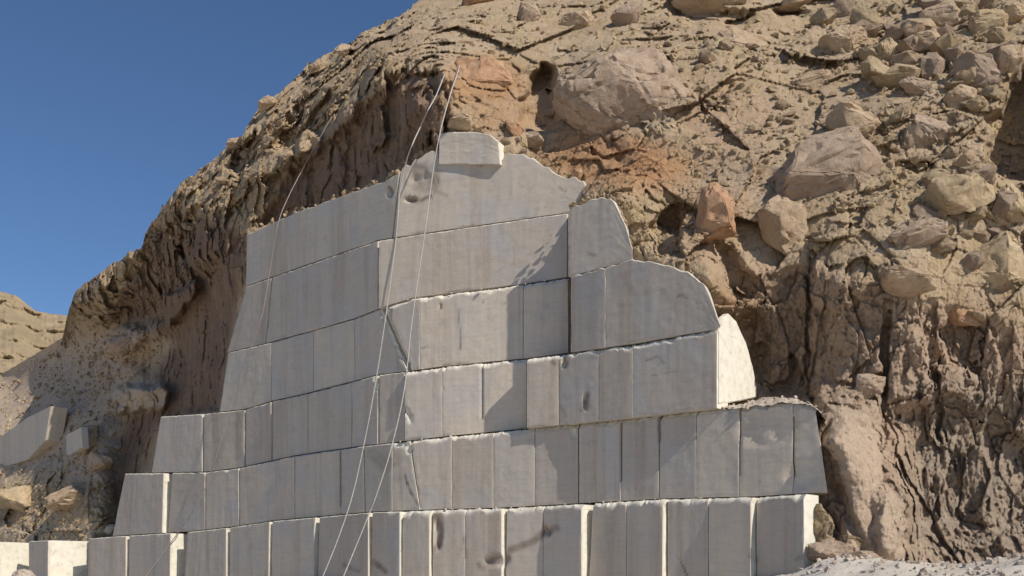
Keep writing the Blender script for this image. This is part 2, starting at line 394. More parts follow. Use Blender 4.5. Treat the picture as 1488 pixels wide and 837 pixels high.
def relief(px, py, D):
    p = np.stack([(px - CX) / F * D, D, (HY - py) / F * D], 1).astype(np.float32)
    cl = np.zeros(len(px))
    for poly in CLIFFS: cl = np.maximum(cl, polymask(px, py, poly, 14))
    tal = polymask(px, py, [(-900, 820), (0, 540), (95, 488), (215, 472), (240, 500), (165, 590), (165, 690), (0, 690), (-900, 900)], 18)
    wp = p + .07 * np.stack([vnoise(p * .9, 3), vnoise(p * .9, 5), vnoise(p * .9, 7)], 1) + .03 * np.stack([vnoise(p * 5, 4), vnoise(p * 5, 6), vnoise(p * 5, 8)], 1)
    d = np.zeros(len(px))
    # broken rock: tilted facets of a few sizes with joints between them
    hillw = (1 - cl) * (1 - .85 * tal)
    smooth_zone = polymask(px, py, [(1190, 590), (1270, 590), (1285, 700), (1315, 730), (1320, 900), (1190, 900), (1230, 720)], 10)
    hillw *= 1 - .5 * smooth_zone
    rough = sstep(-.2, .3, vnoise(p * .4, 50)) * (.4 + .6 * sstep(-.3, .3, vnoise(p * 1.1, 53)))
    sel = hillw > .02
    for sc, amp, tilt, crack, seed in ((2.7, .13, .24, .03, 11), (1.05, .13, .46, .07, 23), (.42, .065, .55, .045, 37), (.17, .014, .4, .012, 41)):
        w = wp[sel]; q = w / sc
        f1, f2, r, off = worley(q, seed)
        ck = crack * (1 - sstep(0, .05 + .05 * rough[sel], f2 - f1)) * (vnoise(w / sc * .6, seed + 3) > -.1)
        h = r[:, 0] * amp + (r * off).sum(1) * tilt * sc * .8 + ck
        d[sel] += h * hillw[sel] * ((.3 + .7 * rough[sel]) if sc < 2 else 1)
    # broken vertical ribs along the left ridge
    rg = polymask(px, py, [(130, 480), (96, 500), (92, 440), (118, 400), (190, 360), (260, 250), (420, 90), (600, 0), (660, 60), (640, 110), (560, 115), (500, 165), (430, 225), (370, 330), (300, 420)], 14)
    sel = rg > .02
    w = p[sel] + .06 * np.stack([vnoise(p[sel] * 2.1, 13), vnoise(p[sel] * 2.1, 15), vnoise(p[sel] * 2.1, 17)], 1)
    f1, f2, r, off = worley(w / np.array([.95, .95, 1.9], np.float32), 61)
    g1, g2, rr, oo = worley(w / np.array([.4, .4, .6], np.float32), 63)
    d[sel] += rg[sel] * (.24 * r[:, 0] + .34 * (r * off).sum(1) - .11 * rr[:, 0] + .22 * (rr * oo).sum(1))
    # steep earthy rock: lumps held in a matrix, broad vertical ribs and seams
    sel = cl > .02
    w = wp[sel]
    rib = .20 * fbm(w * np.array([.9, .9, .14], np.float32), 2, 71) + .04 * fbm(w * np.array([3.4, 3.4, .5], np.float32), 3, 75)
    k = np.where(px[sel] < 700, .5, .95)
    fl = rib
    for cs, amp, tilt, crack, seed in (((1.3, 1.3, 2.6), .16, .22, .05, 83), ((.6, .6, 1.3), .08, .24, .015, 87), ((.26, .26, .5), .035, .15, .006, 88), ((.12, .12, .17), .012, .06, .004, 92)):
        f1, f2, r, off = worley(w / np.array(cs, np.float32), seed)
        fl = fl + k * (amp * r[:, 0] + tilt * (r * off).sum(1) + crack * (1 - sstep(0, .07, f2 - f1)))
    d[sel] += fl * cl[sel] * (1 - .85 * smooth_zone[sel])
    # everywhere
    n1 = fbm(p * 2.1, 4, 95, .55)
    d += .13 * fbm(p * .5, 2, 91) + .028 * n1 + (.04 * np.abs(fbm(p * 6, 4, 99, .65)) + .018 * fbm(p * 15, 3, 103, .7)) * (1 - .15 * hillw) * (1 - .6 * tal)
    d += tal * .06 * fbm(p * 1.3, 4, 111)
    return d, cl, tal

def fracture_skyline(px):
    p = np.stack([px / 9., px * 0, px * 0], 1)
    return interp(SKY, px) + np.where(px > 95, 4.0, 1.5) * fbm(p, 3, 201) + (5.5 * vnoise(p * .3, 205) + 4 * np.round(1.6 * vnoise(p * .55, 207))) * (px > 100)

def build_hill():
    xs = np.concatenate([np.arange(-700, -20, 12), np.arange(-20, 1510, 1.45), np.arange(1510, 2200, 9)])
    nt = 520
    t = np.linspace(0, 1, nt)
    # more rows inside the frame where the skyline is far above it
    sky = fracture_skyline(xs)
    PX = np.repeat(xs[None], nt, 0); PY = np.zeros_like(PX)
    for j, (x, s) in enumerate(zip(xs, sky)):
        PY[:, j] = np.interp(t, [0, .05, .93, 1], [930, 845, max(-12, s + .0737 * (845 - s)), s])
    D, cl, tal = hill_depth(PX.ravel(), PY.ravel())
    D = D.reshape(PX.shape)
    X = (PX - CX) / F * D; Z = (HY - PY) / F * D
    rows = [np.stack([X, D, Z], -1)]
    # the far side of the crest
    top = rows[0][-1]
    for k in range(1, 10):
        r = top.copy(); r[:, 1] += k * 3.5; r[:, 2] -= .05 * k + (k ** 1.5) * .9; r[:, 0] *= (1 + k * .01)
        r[:, 2] += .5 * vnoise(r * .3, 7)
        rows.append(r[None])
    V = np.concatenate(rows, 0); nr, nc = V.shape[:2]
    idx = np.arange(nr * nc).reshape(nr, nc)
    q = np.stack([idx[:-1, :-1], idx[:-1, 1:], idx[1:, 1:], idx[1:, :-1]], -1).reshape(-1, 4)
    me = bpy.data.meshes.new('hillside')
    me.vertices.add(nr * nc); me.vertices.foreach_set('co', V.reshape(-1).astype(np.float32))
    me.loops.add(q.size); me.loops.foreach_set('vertex_index', q.reshape(-1).astype(np.int32))
    me.polygons.add(len(q)); me.polygons.foreach_set('loop_start', np.arange(0, q.size, 4, dtype=np.int32))
    me.update(calc_edges=True); me.shade_smooth()
    ob = bpy.data.objects.new('hillside', me); COL.objects.link(ob); me.materials.append(M_ROCK)
    x, y = PX.ravel(), PY.ravel()
    pad = np.zeros(9 * nc)
    og = np.maximum.reduce([.9 * blob(x, y, 905, 235, 115, 42, .5, 8), .8 * blob(x, y, 705, 120, 60, 38, .5), .5 * blob(x, y, 720, 165, 60, 25, .6), .55 * blob(x, y, 1040, 310, 50, 55, .6),
                            .35 * blob(x, y, 1060, 190, 60, 70, .7), .45 * blob(x, y, 1080, 480, 35, 90, .5, -15), .25 * blob(x, y, 1400, 510, 60, 60, .6)])
    dust = np.maximum.reduce([tal * .95, 1.0 * polymask(x, y, [(1195, 590), (1270, 590), (1285, 700), (1315, 730), (1320, 900), (1190, 900), (1230, 720)], 10), .45 * blob(x, y, 1080, 250, 70, 90, .6),
                              .3 * blob(x, y, 660, 60, 80, 40, .6)])
    pale = np.maximum.reduce([.8 * polymask(x, y, [(165, 560), (240, 552), (250, 590), (172, 605)], 8), .5 * blob(x, y, 60, 640, 90, 55, .5), .5 * blob(x, y, 1340, 340, 70, 28, .5, -15), .6 * blob(x, y, 80, 775, 100, 12, .5)])
    grey = np.maximum.reduce([.95 * polymask(x, y, [(1330, 900), (1320, 700), (1340, 560), (1488, 540), (1700, 560), (1700, 900)], 40), .5 * blob(x, y, 900, 140, 90, 60, .5), .3 * blob(x, y, 1250, 560, 70, 60, .6)])
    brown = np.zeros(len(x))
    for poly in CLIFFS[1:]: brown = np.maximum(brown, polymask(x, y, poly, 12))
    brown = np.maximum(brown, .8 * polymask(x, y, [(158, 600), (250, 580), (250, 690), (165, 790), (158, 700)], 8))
    brown = np.maximum(brown, .3 * polymask(x, y, [(1088, 400), (1172, 395), (1178, 575), (1118, 580), (1098, 480)], 10))
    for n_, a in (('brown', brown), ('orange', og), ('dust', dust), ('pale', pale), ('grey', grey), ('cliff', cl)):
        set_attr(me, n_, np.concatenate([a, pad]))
    global GRID
    GRID = (xs, PY, D, X, Z)
    tag(ob, 'steep tan rocky hillside with brown fluted cliffs around the stepped quarry cut', 'hillside', kind='structure')
    return ob
hill = build_hill()

def surf(px, py):
    """world point, outward normal and depth on the hill at a photo pixel"""
    xs, PY, D, X, Z = GRID
    j = int(np.clip(np.searchsorted(xs, px), 9, len(xs) - 10))
    i = int(np.clip(np.searchsorted(-PY[:, j], -py), 9, len(PY) - 10))
    pt = lambda a, b: np.array([X[a, b], D[a, b], Z[a, b]])
    n = np.cross(pt(i, j + 8) - pt(i, j - 8), pt(i + 8, j) - pt(i - 8, j)); n /= np.linalg.norm(n)
    if n[1] > 0: n = -n
    return P(px, py, D[i, j]), n, D[i, j]

# ------------------------------------------------------------------ ground and far hill
def ground_height(x, y):
    px = CX + F * x / np.maximum(y, 1)
    d = plan(np.clip(px, -600, 2200)) - y
    z = -1.6 + 1.72 * (1 - sstep(.5, 13, d))
    edge = interp([(1100, 0.), (1150, .10), (1200, .34), (1280, .36), (1330, .30), (1400, .22), (1488, .30), (1700, .3)], px)
    p = np.stack([x, y, x * 0], 1)
    z = z + edge * (1 - sstep(.8, 4.2, d)) * (1 + .25 * fbm(p * .9, 3, 5))
    near = np.exp(-(np.hypot(x, y - 25) / 60) ** 2)
    return z + near * (.05 * fbm(p * 1.2, 3, 9) + .05 * fbm(p * 4, 3, 12))
def ground_z(x, y): return float(ground_height(np.array([x]), np.array([y]))[0])

def build_ground():
    def axis(lo, hi, step, far):
        a = list(np.arange(lo, hi + .01, step)); s = step
        while a[0] > -far: s *= 1.35; a.insert(0, a[0] - s)
        s = step
        while a[-1] < far: s *= 1.35; a.append(a[-1] + s)
        return np.array(a)
    xs = axis(-34, 20, .16, 1500); ys = axis(8, 44, .16, 1500)
    X, Y = np.meshgrid(xs, ys)
    x, y = X.ravel(), Y.ravel()
    z = ground_height(x, y)
    nr, nc = X.shape; idx = np.arange(nr * nc).reshape(nr, nc)
    q = np.stack([idx[:-1, :-1], idx[:-1, 1:], idx[1:, 1:], idx[1:, :-1]], -1).reshape(-1, 4)
    o = link_mesh('ground', np.stack([x, y, z], 1), q.tolist(), M_GROUND, smooth=180)
    tag(o, 'pale dusty quarry floor rising to the foot of the cut', 'ground', kind='structure')
build_ground()

def build_far_hill():
    sky = [(-900, 560), (-500, 470), (-200, 420), (-60, 414), (0, 423), (25, 430), (50, 451), (75, 456), (95, 458), (140, 470), (260, 560), (400, 640)]
    xs = np.concatenate([np.arange(-900, -20, 14), np.arange(-20, 130, 1.5), np.arange(130, 400, 10)]); nt = 130
    t = np.linspace(0, 1, nt)
    PX = np.repeat(xs[None], nt, 0); s = interp(sky, xs) + 1.3 * fbm(np.stack([xs / 6, xs * 0, xs * 0], 1), 3, 3)
    PY = 700 + (s[None] - 700) * t[:, None]
    D = 88 + 50 * t[:, None] ** 1.4 + 0 * PX
    p = np.stack([((PX - CX) / F * D).ravel(), D.ravel(), ((HY - PY) / F * D).ravel()], 1)
    D = D + (2.2 * ridged(p * .13, 3, 31) + .8 * fbm(p * .5, 4, 37) + .35 * fbm(p * 1.6, 3, 41)).reshape(D.shape)
    rows = [np.stack([(PX - CX) / F * D, D, (HY - PY) / F * D], -1)]
    top = rows[0][-1]
    for k in range(1, 8):
        r = top.copy(); r[:, 1] += 9 * k; r[:, 2] -= 1.2 * k ** 1.5; rows.append(r[None])
    V = np.concatenate(rows, 0); nr, nc = V.shape[:2]; idx = np.arange(nr * nc).reshape(nr, nc)
    q = np.stack([idx[:-1, :-1], idx[:-1, 1:], idx[1:, 1:], idx[1:, :-1]], -1).reshape(-1, 4)
    o = link_mesh('distant_hill', V.reshape(-1, 3), q.tolist(), M_FAR, smooth=180)
    tag(o, 'sandy yellow hill in the distance beyond the scree slope', 'hill', kind='structure')
build_far_hill()

# ------------------------------------------------------------------ the cut blocks
L = {
 0: [(-80, 905), (1250, 905)],
 1: [(-80, 788), (40, 786), (130, 782), (183, 778), (270, 773), (335, 766), (395, 757), (462, 751), (540, 744), (630, 741), (733, 738), (858, 731), (965, 725), (1095, 722), (1180, 717)],
 2: [(160, 688), (240, 687), (297, 686), (347, 680), (430, 662), (520, 649), (590, 641), (660, 633), (715, 628), (775, 622), (835, 616), (902, 609), (960, 603), (1010, 597), (1075, 590), (1150, 584), (1180, 588), (1205, 604)],
 3: [(215, 606), (296, 601), (355, 595), (395, 583), (445, 572), (510, 555), (552, 544), (590, 540), (640, 533), (700, 527), (765, 521), (812, 515), (870, 507), (920, 500), (1048, 477)],
 4: [(315, 516), (395, 497), (455, 480), (515, 463), (555, 447), (600, 433), (670, 424), (760, 413), (825, 403), (880, 388), (915, 379), (1050, 379)],
 5: [(325, 427), (440, 387), (550, 349), (590, 343), (700, 327), (825, 309), (920, 290)],
}
TOP4R = [(825, 402), (880, 388), (915, 376), (960, 382), (1000, 395), (1022, 411), (1035, 440), (1046, 470), (1050, 476)]
TOP5R = [(823, 308), (845, 294), (870, 286), (890, 288), (898, 305), (910, 330), (918, 360), (922, 374)]
TOP6L = [(355, 342), (430, 308), (500, 283), (560, 262), (582, 250)]
TOP6C = [(560, 262), (585, 242), (610, 228), (636, 213), (637, 237), (727, 237), (733, 222), (760, 222), (782, 234), (800, 246), (815, 256), (832, 256), (848, 262), (854, 276)]
def jag(pts, a, sc, seed):
    xs_ = np.arange(pts[0][0], pts[-1][0] + 1, 2.)
    return list(zip(xs_.tolist(), (interp(pts, xs_) + a * fbm(np.stack([xs_ / sc, xs_ * 0, xs_ * 0], 1), 3, seed, .6)).tolist()))
TOP6C = jag(TOP6C, 6, 16, 3); TOP5R = jag(TOP5R, 3.5, 14, 5); TOP4R = jag(TOP4R, 3, 14, 7); TOP6L = jag(TOP6L, 2, 18, 9)
STAINS = [([(588, 690), (597, 715), (609, 736)], 1.6, .9), ([(632, 748), (641, 772), (634, 796)], 4, .75), ([(742, 800), (775, 786), (795, 770), (808, 767)], 5, .7), ([(792, 764), (797, 778)], 3, .95),
          ([(700, 822), (720, 812), (738, 812)], 6, .65), ([(852, 572), (845, 596)], 3.5, .8), ([(816, 520), (822, 534)], 3, .8), ([(803, 524), (806, 530)], 3, .6),
          ([(590, 288), (606, 293), (626, 285)], 3, .9), ([(564, 272), (570, 284)], 2.2, .85), ([(826, 405), (829, 500)], 1.5, .7), ([(344, 603), (347, 665)], 5, .35), ([(312, 610), (314, 670)], 4, .25),
          ([(984, 432), (992, 428), (1000, 433)], 1.4, .7), ([(938, 524), (955, 518), (966, 528)], 1.3, .6), ([(945, 545), (985, 540)], 1.0, .4), ([(985, 810), (992, 822), (1000, 838)], 1.4, .85),
          ([(540, 815), (560, 830)], 4, .8), ([(500, 822), (520, 830)], 3, .6), ([(855, 368), (866, 372)], 2, .6), ([(622, 273), (648, 284)], 2.5, .5), ([(674, 780), (677, 810)], 2, .55), ([(581, 690), (583, 735)], 3, .2),
          ([(668, 448), (668, 508)], 1.0, .85), ([(812, 272), (822, 278)], 2, .6), ([(612, 505), (624, 503)], 1.2, .6), ([(542, 660), (560, 676), (575, 668)], 9, .3), ([(957, 606), (958, 642)], 2.5, .8),
          ([(815, 592), (822, 604)], 2.5, .4), ([(1158, 812), (1176, 806)], 3, .4), ([(1088, 808), (1100, 812)], 3, .6)]
DENTS = [(614, 268, 22, 15, .05), (606, 252, 14, 12, .04), (597, 290, 8, 4, .14), (567, 278, 5, 8, .1), (637, 775, 6, 22, .10), (796, 772, 7, 6, .08), (720, 815, 18, 8, .08), (851, 583, 5, 12, .08), (820, 526, 5, 8, .08),
         (1165, 690, 24, 20, .05), (1110, 620, 40, 30, .04)]
RAWS = [([(589, 596), (594, 603), (596, 613)], 3.2), ([(574, 645), (592, 646), (594, 655)], 4), ([(584, 748), (596, 746)], 3), ([(545, 548), (546, 565)], 2.5), ([(556, 450), (566, 476), (580, 508), (592, 528)], 4.5), ([(830, 618), (834, 634)], 3)]
GROOVES = [(668, 448, 508), (1075, 594, 692), (1153, 606, 692), (700, 530, 610), (494, 655, 735), (736, 640, 720), (902, 612, 700), (640, 440, 450)]
rng = random.Random(5)

def near_polyline(px, py, pts):
    d = np.full(px.shape, 1e9)
    for (x0, y0), (x1, y1) in zip(pts[:-1], pts[1:]):
        dx, dy = x1 - x0, y1 - y0
        t = np.clip(((px - x0) * dx + (py - y0) * dy) / (dx * dx + dy * dy + 1e-9), 0, 1)
        d = np.minimum(d, np.hypot(px - x0 - t * dx, py - y0 - t * dy))
    return d

def build_block(label, top, bot, xt0, xt1, xb0, xb1, D0, D1, depth, seed, chip=1.0, gap=.6, group='cut stone blocks of the quarry face', taper=0., rim=1., tuck=0.):
    xt0 += gap; xb0 += gap; xt1 -= gap; xb1 -= gap
    xm0, xm1 = (xt0 + xb0) / 2, (xt1 + xb1) / 2
    kb = (1 / D1 - 1 / D0) / (xm1 - xm0)
    inv = lambda x: 1 / D0 + kb * (x - xm0)
    A, B = P(xm0, 0, D0)[:2], P(xm1, 0, D1)[:2]
    wv = (B - A) / np.linalg.norm(B - A)
    back = np.array([-wv[1], wv[0], 0.]);  back = back if back[1] > 0 else -back
    wid = np.linalg.norm(B - A)
    nu = int(np.clip(wid / .045, 8, 130)); nv = 42
    U, Vv = np.meshgrid(np.linspace(0, 1, nu + 1), np.linspace(0, 1, nv + 1))
    xb = xb0 + (xb1 - xb0) * U; xt = xt0 + (xt1 - xt0) * U
    yb = interp(bot, xb) - .8; yt = interp(top, xt) + .6
    PX = xb + (xt - xb) * Vv
    s1 = seed * 7.31
    ppm = F / ((D0 + D1) / 2)
    # broken upper edge: height of the lost corner along the edge, in metres
    ue = np.linspace(0, 1, nu + 1) * wid
    q = np.stack([ue * 2.2 + s1, ue * 0, ue * 0], 1)
    c = (.012 + .036 * np.clip(fbm(q, 4, 3) + .35, 0, 2) + .012 * fbm(q * 7, 2, 5).clip(0, 1)) * chip + .24 * min(chip, 1.1) * np.clip(fbm(q * .55, 3, 9) - .36, 0, 1)
    nr_ = np.random.RandomState(seed)
    c = c + .006 + .010 * min(chip, 2.) * nr_.rand(nu + 1)
    cpx = c * ppm
    PY = yb + (yt + cpx[None] - yb) * Vv
    Dm = 1 / inv(PX)
    Pt = np.stack([(PX - CX) / F * Dm, Dm, (HY - PY) / F * Dm], -1)
    # relief of the sawn face (metres, + is into the stone)
    qq = np.stack([U * wid + s1, Vv * 1.8, U * 0 + s1], -1).reshape(-1, 3)
    rel = (.010 * fbm(qq * .8, 3, 21) + .004 * fbm(qq * 5, 3, 25) + .004 * vnoise(qq * np.array([9, .5, 1]), 27)).reshape(U.shape)
    edge = np.minimum(U, 1 - U) * wid
    q2 = np.stack([np.where(U < .5, 0, 50) + s1, Vv * 5, U * 0], -1).reshape(-1, 3)
    er = (.003 + .022 * np.clip(fbm(q2, 3, 31) - .15, 0, 1)).reshape(U.shape)
    rel += er * np.clip(1 - edge / (er * 1.8 + .006), 0, 1)
    rel += .05 * np.clip(1 - Vv / .02, 0, 1) * np.clip(fbm(qq * 1.5, 3, 35), 0, 1).reshape(U.shape)
    st = np.zeros(U.shape)
    wobx = PX + 1.6 * vnoise(qq * 3, 41).reshape(U.shape); woby = PY + 1.6 * vnoise(qq * 3, 43).reshape(U.shape)
    spotty = (.75 + .5 * vnoise(qq * 6, 47)).reshape(U.shape)
    for pts, w, k in STAINS:
        st = np.maximum(st, k * spotty * (1 - sstep(w * .5, w * 1.5, near_polyline(wobx, woby, pts))))
    for cx, cy, rx, ry, dd in DENTS:
        b = blob(wobx, woby, cx, cy, rx, ry, .3)
        rel += dd * b * (.8 + .5 * fbm(qq * 5, 3, 51).reshape(U.shape))
    st = np.maximum(st, .38 * polymask(wobx + 3 * vnoise(qq * 7, 45).reshape(U.shape), woby, [(590, 240), (622, 232), (640, 250), (634, 285), (612, 292), (592, 282), (586, 262)], 4) * spotty)
    raw = np.zeros(U.shape)
    for gx, y0, y1 in GROOVES:
        m = (np.abs(PX - gx) < .8) & (PY > y0) & (PY < y1)
        rel += .03 * m; st = np.where(m, .6, st)
    raw = np.maximum(raw, np.clip(1 - edge / .02, 0, 1) * .2)
    for pts, w in RAWS:
        m_ = 1 - sstep(w * .6, w * 1.3, near_polyline(wobx, woby, pts))
        raw = np.maximum(raw, m_); rel += .05 * m_ * (1 + fbm(qq * 6, 2, 53).reshape(U.shape)) - .10 * m_ * np.clip((woby - pts[0][1]) / 24, 0, 1) * 0
    Pt += rel[..., None] * back
    rows = [Pt[k] for k in range(nv + 1)]
    sts = [st[k] for k in range(nv + 1)]; raws = [raw[k] for k in range(nv + 1)]
    # the broken arris, then the top bed running back into the hill
    e0 = Pt[nv].copy()
    setb = (c * (.75 + .5 * vnoise(q * 3, 61) + .35 * (nr_.rand(nu + 1) - .5)) + .01)
    rise = c * (1 + .2 * (nr_.rand(nu + 1) - .5)) + .02 * vnoise(q * 2, 63) * min(chip, 1)
    e1 = e0 + back * (setb * .5)[:, None] + np.array([0, 0, 1]) * (rise * .6)[:, None]
    e2 = e0 + back * setb[:, None] + np.array([0, 0, 1]) * rise[:, None]
    e3 = e2 + back * .25 + np.array([0, 0, 1]) * (.02 * vnoise(q * 4, 65))[:, None]
    frontback = np.stack([P(x, y, 1 / inv(x)) for x, y in zip(PX[nv], PY[nv])])
    e4 = frontback + back * depth + np.array([0, 0, 1]) * (c - taper)[:, None]
    w3 = np.array([wv[0], wv[1], 0.]); w3 = w3 if w3[0] > 0 else -w3; tk = (np.linspace(0, 1, nu + 1) ** 3)[:, None] * w3 * tuck
    e2 = e2 - tk * setb[:, None]; e3 = e3 - tk * .25; e4 = e4 - tk * depth
    for r, rw in ((e1, 1), (e2, 1), (e3, .8), (e4, .5)):
        rows.append(r); sts.append(np.zeros(nu + 1)); raws.append(np.full(nu + 1, rw * rim, float))
    # back face bottom row
    fb = np.stack([P(x, y, 1 / inv(x)) for x, y in zip(PX[0], PY[0])]) + back * depth
    G = np.array(rows); n_r, n_c = G.shape[:2]
    verts = G.reshape(-1, 3).tolist(); sv = list(np.concatenate(sts)); rv = list(np.concatenate(raws))
    gi = lambda r, k: r * n_c + k
    faces = []
    for r in range(n_r - 1):
        for k in range(n_c - 1):
            faces.append((gi(r, k), gi(r, k + 1), gi(r + 1, k + 1), gi(r + 1, k)))
    # ends: a grid from the front corner to the back corner
    ns = 9
    def end(col, flip):
        ids = [[gi(r, col) for r in range(nv + 1)]]
        for s in range(1, ns + 1):
            f = (s / ns) ** 1.5
            line = []
            for r in range(nv + 1):
                if r == nv and s == ns: line.append(gi(nv + 4, col)); continue
                base = np.array([*Pt[r, col]]); b0 = base
                topz = (e4[col] - frontback[col] - back * depth)[2]
                p = b0 + back * depth * f + np.array([0, 0, 1]) * (topz if topz > 0 else topz) * f * (r / nv) ** 1.0
                jj = .02 * vnoise(np.array([[p[0] * 2.3 + s1, p[1] * 2.3, p[2] * 2.3]]), 77)[0]
                p = p + np.array([wv[0], wv[1], 0]) * jj - (w3 * tuck * depth * f if col == nu else 0.)
                verts.append(p.tolist()); sv.append(0.); rv.append(rim); line.append(len(verts) - 1)
            ids.append(line)
        for a, b in zip(ids[:-1], ids[1:]):
            for r in range(nv):
                qd = (a[r], b[r], b[r + 1], a[r + 1])
                faces.append(qd if not flip else qd[::-1])
        # strip under the top bed at the end of the block
        tops = [l_[nv] for l_ in ids]
        chain = [gi(nv, col), gi(nv + 1, col), gi(nv + 2, col), gi(nv + 3, col), gi(nv + 4, col)]
        loop = chain + tops[1:-1][::-1]
        faces.append(tuple(loop if flip else loop[::-1]))
        return [l_ for l_ in ids[-1]]
    endL = end(0, True); endR = end(nu, False)
    # back and underside
    faces.append(tuple([gi(nv + 4, k) for k in range(n_c)] + endR[:-1][::-1] + endL[:-1]))
    faces.append(tuple([gi(0, k) for k in range(n_c)][::-1] + [endL[0], endR[0]]))
    verts = np.array(verts)
    base = np.array([(A[0] + B[0]) / 2, (A[1] + B[1]) / 2, 0]) + back * depth / 2; base[2] = verts[:, 2].min()
    ob = link_mesh('stone_block', verts, faces, M_BLOCK, origin=base, smooth=38)
    set_attr(ob.data, 'stain', np.clip(sv, 0, 1)); set_attr(ob.data, 'raw', np.clip(rv, 0, 1))
    tag(ob, label, 'stone block', group)
    return ob

ORD = 'first second third fourth fifth sixth seventh eighth ninth tenth eleventh twelfth thirteenth fourteenth fifteenth sixteenth seventeenth eighteenth nineteenth twentieth'.split()
COURSE = {1: 'bottom course', 2: 'second course up', 3: 'third course up', 4: 'fourth course up', 5: 'fifth course up', 6: 'top course'}
SETB = {1: -.42, 2: 0., 3: .12, 4: .24, 5: .34, 6: .46}
# per course: (xt0, xt1, xb0, xb1, visible lit right end in px, words about its look)
A = [(-75, -4, -75, -4, 44, 'pale block with broad white sunlit end'), (41, 70, 41, 70, 57, 'narrow grey front and broad white sunlit end'), (128, 183, 128, 183, 4, 'grey block beyond the two white block ends'), (187, 248, 187, 246, 20, 'grey block with wide sunlit wedge on its right'),
     (272, 329, 262, 329, 4, 'grey block right of the wide sunlit wedge'), (334, 391, 333, 391, 4, 'plain grey block with thin lit right edge'), (395, 457, 394, 457, 6, 'grey block with short bright wedge at upper right'), (464, 535, 459, 535, 5, 'wide grey block crossed by both pale ropes'),
     (541, 581, 538, 581, 3, 'narrow grey block with chipped upper right corner'), (585, 624, 583, 624, 4, 'narrow grey block left of a brown cracked edge'), (629, 676, 628, 676, 0, 'grey block with brown cracked left edge'), (676, 729, 676, 729, 6, 'grey block with brown scrape at its lower right'),
     (736, 789, 734, 789, 0, 'grey block with rusty smear on its right'), (789, 845, 789, 845, 14, 'grey block beside a tall bright wedge'), (861, 910, 852, 910, 0, 'grey block right of the tall bright wedge'), (910, 963, 910, 963, 6, 'smooth grey block with bright right edge'),
     (970, 1029, 970, 1029, 0, 'grey block with curved crack at its foot'), (1029, 1091, 1029, 1091, 7, 'brownish grey block with bright right edge'), (1099, 1168, 1099, 1168, 10, 'plain dark grey last block beside rubble')]
B = [(181, 238, 163, 236, 12, 'grey end block with slanting left side'), (250, 298, 244, 298, 0, 'brownish shaded block right of the sunlit strip'), (299, 347, 299, 347, 0, 'shaded grey block behind the thin rope'), (348, 428, 348, 428, 0, 'wide shaded grey block'),
     (428, 494, 428, 494, 0, 'shaded grey block'), (494, 528, 494, 530, 0, 'narrow shaded block crossed by the left pale rope'), (529, 570, 531, 570, 0, 'brown stained block between the two pale ropes'), (570, 595, 570, 610, 0, 'chipped block left of a curved crack'),
     (597, 657, 611, 657, 0, 'grey block right of a curved crack'), (657, 717, 657, 717, 0, 'bright warm grey block'), (717, 777, 717, 777, 0, 'plain grey block'), (777, 840, 777, 840, 0, 'grey block with chipped upper right corner'),
     (841, 902, 841, 902, 0, 'blue grey block'), (902, 957, 902, 957, 0, 'blue grey block left of a dark open crack'), (959, 1012, 958, 1012, 0, 'grey block right of a dark open crack'), (1012, 1074, 1012, 1074, 0, 'smooth grey block'),
     (1074, 1152, 1074, 1152, 0, 'wide blue grey block under a heap of rubble'), (1152, 1186, 1152, 1203, 0, 'blue grey ragged end block against brown rock')]
C = [(233, 294, 220, 294, 0, 'grey end block with rounded left corner'), (296, 355, 296, 355, 0, 'brown streaked block'), (357, 394, 357, 394, 0, 'narrow shaded block'), (396, 447, 396, 447, 0, 'shaded grey block'), (447, 511, 447, 511, 0, 'shaded grey block'),
     (511, 549, 511, 549, 0, 'shaded grey block with bright chip at upper right'), (551, 588, 551, 588, 0, 'grey block between the pale ropes'), (588, 643, 588, 643, 0, 'warm grey block with bright broken chip'), (643, 765, 643, 765, 0, 'very wide warm grey block'),
     (765, 812, 765, 812, 0, 'grey block with dark knocks'), (812, 870, 812, 870, 0, 'grey block with dark hole at its foot'), (870, 920, 870, 920, 0, 'plain grey block'), (920, 1042, 920, 1042, 0, 'wide grey block with faint scratches, beside white slab')]
D4 = [(331, 394, 319, 394, 0, 'shaded end block beside dark rock'), (394, 455, 394, 455, 0, 'shaded grey block'), (455, 515, 455, 515, 0, 'shaded grey block'), (515, 554, 515, 592, 0, 'shaded block with ragged slanting right edge'),
      (558, 610, 598, 610, 0, 'warm sunlit wedge block right of ragged edge'), (610, 760, 610, 760, 0, 'wide sunlit block with short drill line'), (760, 826, 760, 826, 0, 'block in diagonal shadow')]
D4R = [(829, 880, 829, 880, 0, 'narrow grey block right of the diagonal shadow'), (880, 1047, 880, 1043, 0, 'large grey block with rounded top right')]
E5 = [(357, 395, 330, 385, 0, 'shaded end block'), (396, 549, 386, 549, 0, 'wide blue grey shaded block'), (550, 824, 550, 824, 0, 'very wide sunlit block with diagonal shadow')]

